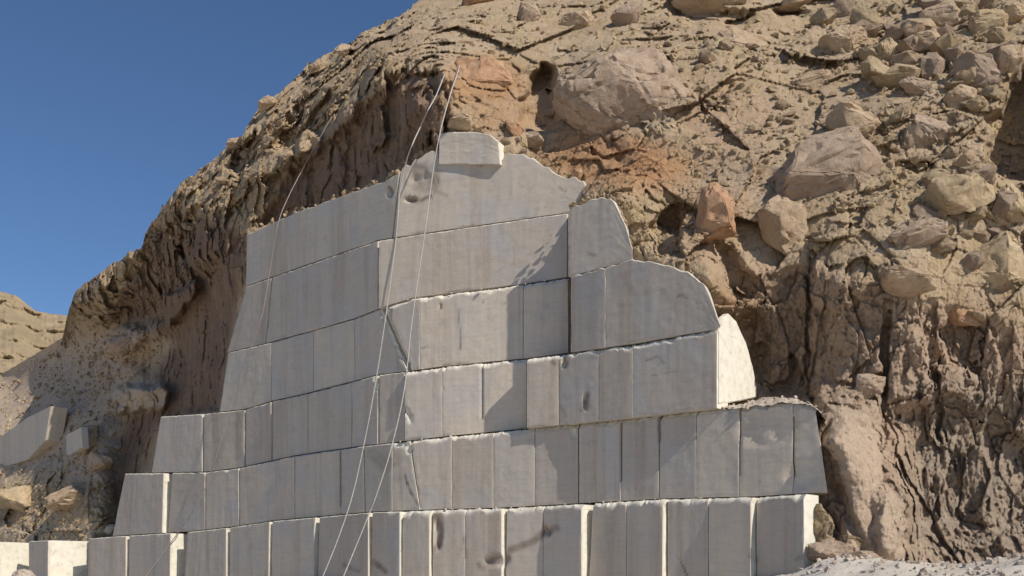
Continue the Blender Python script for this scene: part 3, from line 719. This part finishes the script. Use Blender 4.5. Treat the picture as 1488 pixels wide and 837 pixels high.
def run(course, items, top, bot, total, start=0, proud=0., seed0=0, depth=2.0, rim=1., pl=None, tuck=0.):
    p_prev = 0.
    for k, (xt0, xt1, xb0, xb1, strip, look) in enumerate(items):
        xm0, xm1 = (xt0 + xb0) / 2, (xt1 + xb1) / 2
        yaw = 0.
        pl_ = pl or plan
        D0 = pl_(xm0) + SETB[course] + proud; D1 = pl_(xm1) + SETB[course] + proud
        j = 0
        if course in (1, 2) or strip:
            X = (xm1 - CX) / F * D1
            ppm = F * (.64 / D1 - X * .77 / D1 ** 2)
            D0 += .0; D1 -= .77 * strip / ppm * .9
        dd = depth + (strip / 30 if strip > 30 else 0)
        n = start + k
        lab = '%s, %s from left, %s' % (look, ORD[n], COURSE[course]); assert len(lab.replace('-', ' ').split()) <= 16, lab
        if course == 3 and n == 0: pass
        build_block(lab, top, bot, xt0, xt1, xb0, xb1, D0 + j, D1 + j, dd, seed0 + k * 3 + course * 101, chip=(3.0 if rim == 1 else .6) if xm0 > 570 else .6, rim=rim, tuck=tuck if k == len(items) - 1 else 0.)

run(1, A[:18], L[1], L[0], 19)
run(1, A[18:], L[1], L[0], 19, start=18, depth=.5)
run(2, B[:17], L[2], L[1], 18)
run(2, B[17:], L[2], L[1], 18, start=17, depth=.5, tuck=.6)
run(3, C[:7], L[3], L[2], 14)
run(3, C[7:9], L[3], L[2], 14, start=7, pl=plan_c)
run(3, C[9:12], L[3], L[2], 14, start=9, proud=-.28)
run(3, C[12:], L[3], L[2], 14, start=12, proud=-.28, depth=.5)
run(4, D4[:4], L[4], L[3], 9)
run(4, D4[4:], L[4], L[3], 9, start=4, pl=plan_c)
run(4, D4R, TOP4R, L[3], 9, start=7, proud=-.40, depth=.6, rim=.45, tuck=.52)
run(5, E5[:2], L[5], L[4], 4)
run(5, E5[2:], L[5], L[4], 4, start=2, pl=plan_c)
build_block('blue grey block with broken curved top, last on the right in the fifth course up', TOP5R, L[4], 825, 919, 825, 921, plan(825) - .13, plan(915) - .05, .6, 611, chip=.5, rim=.3, tuck=.66)
build_block('long shaded block under the dark cliff, first from left in the top course', TOP6L, L[5], 359, 580, 357, 570, plan(358) + .46, plan(575) + .4, 2., 701, chip=.5, rim=.3)
build_block('great jagged topped block with brown hollow, second from left in the top course', TOP6C, L[5], 582, 853, 571, 826, plan_c(576) + .46, plan_c(840) + .44, .7, 705, chip=.5, rim=.3)
build_block('small square grey block crowning the quarry face', [(630, 194), (650, 191), (690, 191), (712, 195), (724, 204), (728, 214)], [(630, 239), (730, 239)], 638, 724, 637, 727, plan_c(638) + .50, plan_c(725) + .40, .6, 711, chip=.6)

# white sunlit slab end at the right of the third course
def prism(name, pts, anchor_px, anchor_D, dirv, thick, mat, label, cat, raw=1., group=None):
    """flat faced slab: outline seen at pts, lying in the vertical plane through the anchor along dirv, going `thick` behind it"""
    a = P(anchor_px, 0, anchor_D)[:2]; dv = np.array(dirv) / np.linalg.norm(dirv)
    nn = np.array([-dv[1], dv[0]])
    if nn @ a < 0: nn = -nn
    out = []
    for x, y in pts:
        r = np.array([(x - CX) / F, 1.])
        t = (nn @ a) / (nn @ r)
        out.append(P(x, y, t))
    bm = bmesh.new()
    vs = [bm.verts.new(p) for p in out]
    f = bm.faces.new(vs)
    r = bmesh.ops.extrude_face_region(bm, geom=[f])
    for v in [g for g in r['geom'] if isinstance(g, bmesh.types.BMVert)]:
        v.co += Vector((nn[0], nn[1], 0)) * thick
    bmesh.ops.recalc_face_normals(bm, faces=bm.faces[:])
    bmesh.ops.bevel(bm, geom=bm.edges[:], offset=.02, segments=2, affect='EDGES')
    bmesh.ops.triangulate(bm, faces=bm.faces[:])
    bmesh.ops.subdivide_edges(bm, edges=[e for e in bm.edges if e.calc_length() > .25], cuts=3)
    c = np.array([v.co[:] for v in bm.verts])
    d = .012 * fbm(c * 2.3, 3, 5)
    bm.normal_update()
    for v, k in zip(bm.verts, d): v.co += v.normal * k
    base = c.mean(0); base[2] = c[:, 2].min()
    for v in bm.verts: v.co -= Vector(base)
    me = bpy.data.meshes.new(name); bm.to_mesh(me); bm.free()
    me.shade_smooth(); me.set_sharp_from_angle(angle=math.radians(30))
    ob = bpy.data.objects.new(name, me); COL.objects.link(ob); ob.location = base; me.materials.append(mat)
    set_attr(me, 'raw', np.full(len(me.vertices), raw)); set_attr(me, 'stain', np.zeros(len(me.vertices)))
    tag(ob, label, cat, group)
    return ob
prism('stone_slab', [(1044, 587), (1044, 480), (1050, 462), (1059, 455), (1070, 466), (1084, 497), (1094, 532), (1100, 566), (1100, 577), (1075, 583)], 1044, plan(1044) - .12, (.60, .80), .14, M_BLOCK,
      'white sunlit sail shaped slab at the right end of the third course up', 'stone slab')
prism('stone_slab', [(1021, 413), (1028, 420), (1037, 440), (1045, 466), (1046, 474), (1040, 462), (1030, 440)], 1021, plan(1021) - .10, (.60, .80), .12, M_BLOCK,
      'thin white sunlit sliver on the rounded corner of the fourth course up', 'stone slab')

# ------------------------------------------------------------------ boulders
def rock_mesh(name, seed, angular=.5, cuts=3, noise=.06):
    r = random.Random(seed)
    bm = bmesh.new()
    for _ in range(int(14 + 90 * (1 - angular) ** 2)):
        v = Vector((r.gauss(0, 1), r.gauss(0, 1), r.gauss(0, 1))).normalized() * r.uniform(.86, 1.08)
        bm.verts.new(v)
    h = bmesh.ops.convex_hull(bm, input=bm.verts[:])
    bmesh.ops.delete(bm, geom=[g for g in set(h['geom_interior'] + h['geom_unused']) if isinstance(g, bmesh.types.BMVert)], context='VERTS')
    bmesh.ops.dissolve_limit(bm, angle_limit=math.radians(16), verts=bm.verts[:], edges=bm.edges[:])
    bmesh.ops.bevel(bm, geom=bm.edges[:] + bm.verts[:], offset=.022 + .07 * (1 - angular) ** 2, segments=2, affect='EDGES', clamp_overlap=True)
    bmesh.ops.triangulate(bm, faces=bm.faces[:])
    for _ in range(cuts):
        m = sorted(e.calc_length() for e in bm.edges)[len(bm.edges) // 2]
        es = [e for e in bm.edges if e.calc_length() > max(.055, m * .9)]
        if len(bm.verts) > 6000 or not es: break
        bmesh.ops.subdivide_edges(bm, edges=es, cuts=1, use_grid_fill=True)
        bmesh.ops.triangulate(bm, faces=[f for f in bm.faces if len(f.verts) > 3])
    bm.normal_update()
    c = np.array([v.co[:] for v in bm.verts]) + seed * 3.1
    f1, f2, rr, off = worley(c * 2.2, seed)
    d = noise * (.55 * fbm(c * 1.6, 3, 5) + .4 * fbm(c * 7, 4, 9, .65)) - noise * .9 * (1 - sstep(0, .12, f2 - f1)) + noise * .7 * rr[:, 0] + noise * 1.1 * (rr * off).sum(1)
    for v, k in zip(bm.verts, d): v.co += v.normal * k
    me = bpy.data.meshes.new(name); bm.to_mesh(me); bm.free()
    me.shade_smooth(); me.set_sharp_from_angle(angle=math.radians(32))
    return me

def boulder(px, py, w, h, label, mat, seed, angular=.5, sink=.35, depthf=.8, roll=0., name='boulder', group=None, cut=None):
    p, n, D = surf(px, py)
    rx, rz = w / 2 / F * D, h / 2 / F * D
    ry = (rx + rz) / 2 * depthf
    me = rock_mesh(name, seed, angular)
    me.materials.append(mat)
    c = p + n * (ry * (1 - 2 * sink))
    c = P(px, py, c[1])
    R = Matrix.Rotation(math.radians(roll), 3, 'Y') @ Matrix.Diagonal((rx, ry, rz))
    rr = random.Random(seed)
    q = Quaternion((rr.gauss(0, 1), rr.gauss(0, 1), rr.gauss(0, 1), rr.gauss(0, 1))).normalized().to_matrix()
    M = R @ q
    lo = 1e9
    for v in me.vertices: v.co = M @ v.co
    if cut:
        cn = Vector(cut[0]).normalized(); lim = cut[1] * (abs(cn.x) * rx + abs(cn.y) * ry + abs(cn.z) * rz) * .7
        for v in me.vertices:
            e = v.co.dot(cn) - lim
            if e > 0: v.co -= cn * e * .93
    for v in me.vertices: lo = min(lo, v.co.z)
    for v in me.vertices: v.co.z -= lo
    o = bpy.data.objects.new(name, me); COL.objects.link(o); o.location = (c[0], c[1], c[2] + lo)
    return tag(o, label, 'rock', group)

GB = 'large boulders on the hillside'
T, Y, G, O, PL = M_B_TAN, M_B_YEL, M_B_GREY, M_B_ORANGE, M_B_PALE
BOULDERS = [
 (903, 138, 205, 138, 'huge rounded grey brown boulder above the orange clay band', G, 1, .25, .42, .6, 6),
 (1225, 63, 76, 46, 'rounded tan boulder resting in a row near the hilltop', T, 2, .35, .3, .9, -6),
 (1287, 76, 42, 40, 'small yellowish boulder right of the rounded tan one', Y, 3, .4, .25, .9, 20),
 (1232, 180, 96, 60, 'angular boulder with dark shaded left face and lit right face', T, 4, .9, .25, .9, 12),
 (1388, 286, 116, 74, 'smooth yellowish boulder below the dark crevice', Y, 5, .45, .35, .8, -4),
 (1468, 300, 62, 66, 'yellow boulder at the right edge below the crevice', Y, 6, .5, .35, .8, 10),
 (1215, 262, 220, 150, 'great pale grey dome of rock above the right cliff', G, 7, .35, .62, .6, -18),
 (1140, 330, 96, 100, 'overhanging tan rock lip above the shaded cliff recess', T, 8, .6, .5, .8, -28),
 (1035, 318, 82, 104, 'upright orange brown rock beside the cut blocks', O, 9, .75, .35, .8, 10),
 (1318, 412, 92, 54, 'tan boulder jutting from the top of the right cliff', T, 10, .55, .35, .9, 14),
 (1336, 338, 130, 56, 'flat pale grey slab of rock lying on the slope', G, 11, .8, .5, .8, -22),
 (1452, 385, 86, 110, 'tall greenish tan rock at the right edge of the slope', Y, 12, .55, .5, .7, 0),
 (1372, 28, 74, 50, 'tan boulder in the upper right boulder pile', T, 13, .6, .3, .9, 8),
 (1436, 40, 70, 58, 'big rounded boulder at the top of the upper right pile', Y, 14, .5, .35, .9, -10),
 (1415, 108, 84, 62, 'dark sided angular boulder over the crevice', G, 15, .9, .3, .9, 30),
 (1462, 90, 60, 66, 'pale blocky boulder at the right edge above the crevice', T, 16, .75, .4, .9, -20),
 (1398, 152, 60, 52, 'tan boulder on the left rim of the crevice', T, 17, .7, .4, .9, 35),
 (1345, 62, 54, 36, 'flat tan boulder left of the upper right pile', T, 18, .6, .3, .9, -12),
 (1470, 20, 56, 46, 'yellow boulder in the top right corner', Y, 19, .55, .35, .9, 5),
 (765, 26, 52, 44, 'pale grey boulder near the top edge with dark shadow beside it', G, 20, .7, .25, .9, 15),
 (842, 38, 60, 48, 'tan boulder above the huge rounded boulder', T, 21, .6, .35, .9, -8),
 (915, 34, 66, 58, 'brown boulder with shaded underside above the huge one', G, 22, .6, .35, .9, 10),
 (1032, 6, 112, 36, 'long brown boulder overhanging a dark hollow at the top edge', T, 23, .5, .2, 1., 4),
 (1150, 4, 70, 26, 'flat tan boulder at the top edge over a small hollow', T, 24, .5, .25, 1., 0),
 (695, 2, 60, 26, 'reddish brown rock on the crest at the top edge', O, 25, .7, .3, .9, -20),
 (1080, 60, 90, 50, 'low lumpy tan rock on the upper slope', T, 26, .5, .55, .7, 12),
 (1180, 120, 70, 40, 'low tan outcrop below the rounded boulder', T, 27, .7, .5, .8, -10),
 (1330, 130, 70, 34, 'grey flake of rock below the boulder row', G, 28, .8, .45, .8, 6),
 (1350, 195, 90, 56, 'pale slab leaning on the upper slope left of the crevice', G, 29, .8, .5, .7, 28),
 (1405, 235, 44, 46, 'small tan rock at the foot of the crevice', T, 30, .7, .3, .9, 0),
 (1330, 205, 46, 60, 'upright tan rock in the middle of the upper slope', T, 31, .7, .5, .8, -15),
 (700, 118, 110, 74, 'smooth orange clay boulder left of the dark hollow', O, 32, .35, .62, .6, 4),
 (498, 72, 26, 20, 'small round stone standing on the skyline', T, 33, .5, .1, 1., 0),
 (458, 99, 26, 18, 'flat stone sticking out of the skyline', T, 34, .8, .2, 1., -30),
 (388, 150, 34, 22, 'pale ledge stone on the skyline of the ridge', T, 35, .8, .3, 1., -30),
 (342, 207, 30, 22, 'brown stone on the lower skyline', T, 36, .8, .3, 1., -40),
 (180, 498, 66, 34, 'dark grey brown rock at the top of the scree', G, 38, .7, .3, .9, -24),
 (125, 643, 62, 54, 'tan rock with grey flat left side on the scree', T, 39, .95, .25, .9, 0),
 (146, 671, 44, 36, 'tan rock just below the flat sided rock on the scree', T, 40, .8, .25, .9, 10),
 (110, 722, 100, 50, 'cracked tan rock above the white block ends', T, 41, .8, .5, .8, -8),
 (35, 725, 110, 60, 'yellowish rock ledge at the left edge above the white blocks', Y, 42, .8, .5, .8, 6),
 (1262, 560, 60, 40, 'grey knob of rock on the right cliff', G, 44, .7, .5, .8, 0),
 (1404, 458, 60, 40, 'brown rock wedged over the dark notch in the right cliff', O, 45, .8, .4, .8, 20),
 (840, 255, 30, 20, 'orange stone beside the jagged top block', O, 46, .6, .3, 1., 0),
 (775, 205, 40, 26, 'grey brown stone above the jagged top block', G, 47, .7, .2, 1., 15),
 (672, 178, 50, 24, 'tan stone sitting above the small crowning block', T, 48, .6, .3, 1., 0),
 (745, 190, 34, 40, 'upright brown stone right of the small crowning block', O, 49, .8, .3, .9, 15),
]
CUTS = {4: ((-.85, -.5, -.15), .35), 15: ((-.9, -.4, -.1), .3), 8: ((-.9, -.35, -.3), .5), 5: ((-.9, -.2, -.5), .6), 39: ((-.9, -.3, 0), .5), 10: ((-.6, -.2, -.9), .5), 22: ((-.3, -.5, -.9), .3), 23: ((-.2, -.5, -.9), .3), 20: ((-.9, -.3, 0), .5), 2: ((-.8, -.3, -.6), .6), 9: ((-.9, -.3, 0), .5)}
for (px, py, w, h, lab, mat, seed, ang, sink, df, roll) in BOULDERS:
    boulder(px, py, w, h, lab, mat, seed, ang if seed in (1, 2, 3) else max(ang, .72), sink, df, roll, group=GB, cut=CUTS.get(seed))

# grey sawn slab tipped on the scree at the left
prism('stone_slab', [(-30, 690), (-20, 650), (40, 606), (74, 590), (66, 640), (40, 668)], 40, plan(40) + 7.2, (.70, -.72), .7, M_BLOCK,
      'big grey sawn slab tipped over on the scree at the left edge', 'stone slab', .15)
prism('stone_slab', [(96, 664), (96, 632), (118, 620), (120, 650)], 108, plan(108) + 5.2, (.55, -.83), .25, M_BLOCK, 'small grey sawn offcut leaning on a tan rock in the scree', 'stone slab', .1)

# medium stones in named patches: copies of a few shapes
protos = [rock_mesh('loose_stone', 300 + k, .75, 2, .05) for k in range(7)]
PM = [M_B_TAN, M_B_YEL, M_B_GREY, M_B_PALE]
vari = {}
for k, me in enumerate(protos):
    for j, m in enumerate(PM):
        c = me.copy(); c.materials.append(m); vari[k, j] = c
srng = random.Random(77)
def stone(p, size, flat, mats, label, group, name='loose_stone'):
    k = srng.randrange(7); j = srng.choice(mats)
    o = bpy.data.objects.new(name, vari[k, j]); COL.objects.link(o)
    o.scale = (size * srng.uniform(.8, 1.3), size * srng.uniform(.7, 1.1), size * flat * srng.uniform(.7, 1.1))
    o.rotation_euler = (srng.uniform(-.5, .5), srng.uniform(-.5, .5), srng.uniform(0, 6.28))
    o.location = p
    return tag(o, label, 'rock', group)
def in_poly(poly):
    xs = [p[0] for p in poly]; ys = [p[1] for p in poly]
    while True:
        x, y = srng.uniform(min(xs), max(xs)), srng.uniform(min(ys), max(ys))
        if polymask(np.array([x]), np.array([y]), poly, .5)[0] > .5: return x, y
PATCHES = [
 ([(0, 560), (95, 500), (200, 485), (160, 590), (90, 660), (0, 600)], 46, (2, 8), .6, [0, 2, 3], 'small stone lying on the dusty scree slope at the left', 'stones on the scree'),
 ([(950, 60), (1200, 60), (1330, 160), (1180, 240), (1020, 160)], 52, (4, 15), .65, [0, 0, 1, 2], 'loose stone on the upper slope right of the huge boulder', 'stones on the upper slope'),
 ([(1180, 30), (1300, 0), (1488, 0), (1488, 110), (1400, 170), (1280, 130)], 56, (12, 34), .8, [0, 1, 2], 'loose stone between boulders in the upper right pile', 'stones in the upper right pile'),
 ([(1380, 200), (1480, 270), (1420, 400), (1300, 330)], 46, (8, 28), .8, [0, 1, 1, 2], 'loose stone among the yellowish boulders on the right slope', 'stones on the right slope'),
 ([(620, 20), (760, 60), (720, 90), (640, 90)], 22, (2, 7), .6, [0, 0, 2], 'loose stone on the crest above the orange clay', 'stones on the crest'),
 ([(640, 150), (800, 190), (830, 240), (740, 215), (640, 185)], 20, (3, 9), .7, [0, 2], 'broken stone along the top edge of the quarry cut', 'stones above the quarry cut'),
 ([(240, 320), (360, 210), (480, 95), (500, 110), (370, 260), (260, 370)], 46, (4, 12), .7, [0, 0, 2], 'loose stone on the lit ridge left of the cut', 'stones on the left ridge'),
 ([(1160, 395), (1480, 470), (1480, 560), (1200, 540)], 26, (4, 11), .8, [0, 2], 'stone stuck in the brown right cliff', 'stones in the right cliff'),
]
for poly, n, (a, b), flat, mats, lab, grp in PATCHES:
    for _ in range(n):
        x, y = in_poly(poly); p, nn, D = surf(x, y)
        s = srng.uniform(a, b) * srng.uniform(.6, 1.1) / F * D
        stone(p + nn * s * .15, s, flat, mats, lab, grp)

# rubble on the ledge, at the foot and in the chute: too many to count
def rubble(name, pts, label, mat):
    vs, fs = [], []
    src = []
    for k in range(5):
        r = random.Random(900 + k); bm = bmesh.new()
        for _ in range(11): bm.verts.new(Vector((r.gauss(0, 1), r.gauss(0, 1), r.gauss(0, 1))).normalized())
        h = bmesh.ops.convex_hull(bm, input=bm.verts[:]); bm.verts.index_update()
        src.append((np.array([v.co[:] for v in bm.verts]), [[v.index for v in f.verts] for f in bm.faces])); bm.free()
    for p, s in pts:
        V0, F0 = src[srng.randrange(5)]
        q = np.array(Quaternion((srng.gauss(0, 1), srng.gauss(0, 1), srng.gauss(0, 1), srng.gauss(0, 1))).normalized().to_matrix())
        v = (V0 * np.array([1, srng.uniform(.6, 1), srng.uniform(.5, .9)])) @ q.T * s + p
        b = len(vs); vs += v.tolist(); fs += [[i + b for i in f] for f in F0]
    o = link_mesh(name, vs, fs, mat)
    return tag(o, label, 'rubble', kind='stuff')
pts = []
for poly, n, a, b in (([(0, 550), (95, 495), (215, 478), (240, 500), (160, 600), (160, 690), (0, 690)], 1700, .02, .13), ([(620, 10), (1488, 0), (1488, 280), (1300, 330), (1000, 260), (820, 60), (640, 100)], 3200, .02, .13),
                      ([(860, 260), (1080, 270), (1100, 540), (1000, 390), (930, 370)], 420, .02, .08), ([(170, 400), (340, 210), (480, 90), (600, 40), (560, 110), (420, 230), (300, 320)], 700, .02, .10),
                      ([(0, 700), (160, 700), (160, 780), (0, 782)], 300, .03, .12)):
    for _ in range(n):
        x, y = in_poly(poly); p, nn, D = surf(x, y) if _ % 1 == 0 else (0, 0, 0)
        s = a + (b - a) * srng.random() ** 3
        pts.append((p + nn * s * .2, s))
for tp, n, up in ((TOP6C, 200, 1.15), (TOP5R, 120, .25), (TOP4R, 160, .35), (TOP6L, 60, .75)):
    for _ in range(n):      # soil and stones spilled along the cut edge
        x = srng.uniform(tp[0][0] + 2, tp[-1][0] - 1); y = float(interp(tp, x)) - srng.uniform(-1, 5); D = plan(x) + up + srng.uniform(-.1, .35)
        pts.append((P(x, y, D), .02 + .08 * srng.random() ** 3))
rubble('rubble', pts, 'small broken stones and chips strewn over the hillside', M_BOULDER)
pts = []
heap = [(1046, 589, 0.), (1062, 582, .05), (1085, 576, .12), (1105, 571, .22), (1130, 568, .25), (1155, 570, .2), (1175, 577, .16), (1192, 592, .1), (1200, 606, .02)]
hv, hf_ = [], []
hx = np.linspace(1046, 1200, 90); hn = 26
for a_, x in enumerate(hx):
    zt = (HY - (interp([(q_[0], q_[1]) for q_ in heap], x))) / F * plan(x)
    zb = (HY - interp(L[2], min(x, 1200))) / F * plan(x) - .05
    for b_ in range(hn):
        f = b_ / (hn - 1); prof = math.sin(math.pi * min(1, f * .75 + .02)) if f < .8 else math.sin(math.pi * .62)
        D = plan(x) - .02 + f * 1.7
        hv.append([(x - CX) / F * D, D, zb + max(0, zt - zb) * prof])
hv = np.array(hv); hv[:, 2] += .05 * fbm(hv * 3, 4, 5) + .03 * np.abs(fbm(hv * 9, 3, 8)); hv[:, 1] += .05 * fbm(hv * 5, 3, 6)
for a_ in range(len(hx) - 1):
    for b_ in range(hn - 1): hf_.append((a_ * hn + b_, (a_ + 1) * hn + b_, (a_ + 1) * hn + b_ + 1, a_ * hn + b_ + 1))
tag(link_mesh('rubble_heap', hv, hf_, M_DUST, smooth=180), 'dusty pale heap of rubble on the right end of the second course', 'rubble', kind='stuff')
for _ in range(300):      # stones in that heap
    k = srng.randrange(len(hv)); s_ = .012 + .06 * srng.random() ** 3
    pts.append((hv[k] + np.array([srng.uniform(-.03, .03), srng.uniform(-.03, .03), 0]), s_))
for _ in range(800):      # foot of the cliff at the lower right
    x = srng.uniform(1130, 1500); fr = srng.uniform(-.3, 2.6); D = plan(x) - fr
    z = ground_z((x - CX) / F * D, D)
    pts.append((np.array([(x - CX) / F * D, D, z]), .010 + .09 * srng.random() ** 4))
for _ in range(70):      # ledges between the courses
    c = srng.choice((1, 1, 2, 3, 4)); x = srng.uniform(560, 1040) if c < 4 else srng.uniform(560, 820)
    D = plan(x) + SETB[c] + srng.uniform(.02, .14)
    z = (HY - interp(L[c], x)) / F * (plan(x) + SETB[c]) + .01
    pts.append((np.array([(x - CX) / F * D, D, z]), .015 + .04 * srng.random() ** 2))
rubble('rubble', pts, 'pale stone chips heaped on the ledges and along the foot of the cut', M_B_PALE)

# grey broken stones at the foot, lower right, and one at the lower left
def ground_rock(px, py, w, h, D, label, mat, seed, ang):
    me = rock_mesh('boulder', seed, ang); me.materials.append(mat)
    rx, rz = w / 2 / F * D, h / 2 / F * D
    q = Quaternion((seed, 1, .3, -.7)).normalized().to_matrix(); M = Matrix.Diagonal((rx, (rx + rz) / 2, rz)) @ q
    lo = 1e9
    for v in me.vertices: v.co = M @ v.co; lo = min(lo, v.co.z)
    for v in me.vertices: v.co.z -= lo
    c = P(px, py, D)
    o = bpy.data.objects.new('boulder', me); COL.objects.link(o); o.location = (c[0], c[1], c[2] + lo)
    tag(o, label, 'rock', 'broken stones at the foot of the cut')
ground_rock(1205, 805, 70, 48, 21.2, 'grey broken stone leaning at the end of the bottom course', G, 501, .95)
ground_rock(1252, 812, 58, 30, 20.8, 'low grey broken stone on the dust right of the leaning stone', G, 502, .95)
ground_rock(1240, 790, 50, 40, 21.5, 'tan stone at the foot of the dusty chute', M_BOULDER, 503, .8)
ground_rock(1192, 762, 46, 80, 21.7, 'lumpy tan rock wedged beside the last bottom course block', M_BOULDER, 504, .85)
ground_rock(33, 845, 40, 36, 30.0, 'rounded pale stone in the lower left corner', PL, 505, .4)
ground_rock(165, 770, 30, 18, 40.2, 'small pale broken stone beside the slanting end block', PL, 506, .8)

# ------------------------------------------------------------------ ropes
def rope(label, pts, rad, mat):
    """pts: (px, py, metres in front of the plan line)"""
    ctrl = np.array([P(x, y, plan(x) - f) for x, y, f in pts])
    # smooth curve through the points
    out = []
    n = len(ctrl)
    for i in range(n - 1):
        p0, p1, p2, p3 = ctrl[max(i - 1, 0)], ctrl[i], ctrl[i + 1], ctrl[min(i + 2, n - 1)]
        for t in np.linspace(0, 1, 8, endpoint=False):
            out.append(.5 * (2 * p1 + (p2 - p0) * t + (2 * p0 - 5 * p1 + 4 * p2 - p3) * t * t + (3 * p1 - p0 - 3 * p2 + p3) * t ** 3))
    out.append(ctrl[-1]); out = np.array(out)
    vs, fs = [], []
    ns = 8
    for i, p in enumerate(out):
        d = out[min(i + 1, len(out) - 1)] - out[max(i - 1, 0)]; d /= np.linalg.norm(d)
        a = np.cross(d, [0, 1, 0]); a /= np.linalg.norm(a); b = np.cross(d, a)
        for k in range(ns):
            an = 2 * math.pi * k / ns + i * .6
            rr = rad * (1 + .12 * math.cos(3 * (an)))
            vs.append(p + rr * (a * math.cos(an) + b * math.sin(an)))
    for i in range(len(out) - 1):
        for k in range(ns):
            fs.append((i * ns + k, i * ns + (k + 1) % ns, (i + 1) * ns + (k + 1) % ns, (i + 1) * ns + k))
    fs.append(tuple(range(ns))[::-1]); m = (len(out) - 1) * ns; fs.append(tuple(range(m, m + ns)))
    base = np.array(vs[-1]); 
    o = link_mesh('rope', vs, fs, mat, origin=base, smooth=180)
    return tag(o, label, 'rope')
def hf(x, y): return float(plan(x) - surf(x, y)[2])
rope('pale rope from the hilltop down the middle of the face, right of its twin',
     [(672, 82, hf(672, 82) + .08), (664, 108, hf(664, 108) + .3), (655, 135, hf(655, 135) + .4), (640, 190, max(.0, hf(645, 185) + .2)), (629, 250, .0), (617, 340, .1), (605, 420, .12), (597, 480, .15), (592, 530, .2), (584, 585, .35), (566, 660, .55), (546, 722, .85), (537, 745, .95), (518, 792, 1.4), (496, 845, 2.0)], .0155, M_ROPE)
rope('pale rope over the shaded cliff and down the face, left of its twin',
     [(646, 108, hf(646, 108) + .1), (634, 138, hf(634, 138) + .7), (622, 160, hf(622, 160) + 1.0), (612, 182, hf(612, 182) + 1.0), (600, 208, .5), (590, 236, .2), (581, 280, .08), (576, 340, .1), (566, 420, .15), (556, 490, .2), (545, 560, .3), (530, 640, .45), (512, 720, .8), (490, 786, 1.4), (466, 845, 2.0)], .0155, M_ROPE)
rope('thin shade-tinted rope from the left ridge over the shaded blocks to the ground',
     [(482, 170, hf(482, 170) + .1), (462, 205, hf(462, 205) + .3), (440, 245, hf(440, 245) + .5), (408, 312, max(-.3, hf(405, 305) + .25)), (395, 375, -.2), (382, 452, -.1), (366, 500, .0), (346, 552, .05), (325, 625, .15), (304, 696, .3), (285, 735, .55), (258, 775, .8), (206, 845, 2.0)], .014, M_ROPE_SHADE)

# ------------------------------------------------------------------ camera, sun, sky
cam = bpy.data.cameras.new('camera'); co = bpy.data.objects.new('camera', cam); COL.objects.link(co)
cam.sensor_width = 36; cam.sensor_fit = 'HORIZONTAL'; cam.lens = F / W * 36
cam.shift_y = (HY - H / 2) / W
cam.clip_start = .1; cam.clip_end = 5000
co.location = (0, 0, 0); co.rotation_euler = (math.radians(90), 0, 0)
SC.camera = co
sun = bpy.data.lights.new('sun', 'SUN'); sun.energy = 4.2; sun.angle = math.radians(.5); sun.color = (1, .925, .815)
so = bpy.data.objects.new('sun', sun); COL.objects.link(so); so.rotation_euler = Vector(SUN).to_track_quat('Z', 'Y').to_euler(); so.location = (30, -20, 40)
w = bpy.data.worlds.new('World'); SC.world = w; w.use_nodes = True
nt = w.node_tree; bg = nt.nodes['Background']
sk = nt.nodes.new('ShaderNodeTexSky'); sk.sky_type = 'NISHITA'; sk.sun_disc = False
sk.sun_elevation = SUN_EL; sk.sun_rotation = math.atan2(SUN[0], SUN[1]); sk.altitude = 1200; sk.air_density = 1.0; sk.dust_density = .05; sk.ozone_density = 7.0
nt.links.new(sk.outputs[0], bg.inputs[0]); bg.inputs[1].default_value = .086
SC.view_settings.view_transform = 'Standard'; SC.view_settings.look = 'None'; SC.view_settings.exposure = .12; SC.view_settings.gamma = 1; SC.view_settings.use_curve_mapping = False
SC.cycles.use_denoising = True
SC.cycles.max_bounces = 5
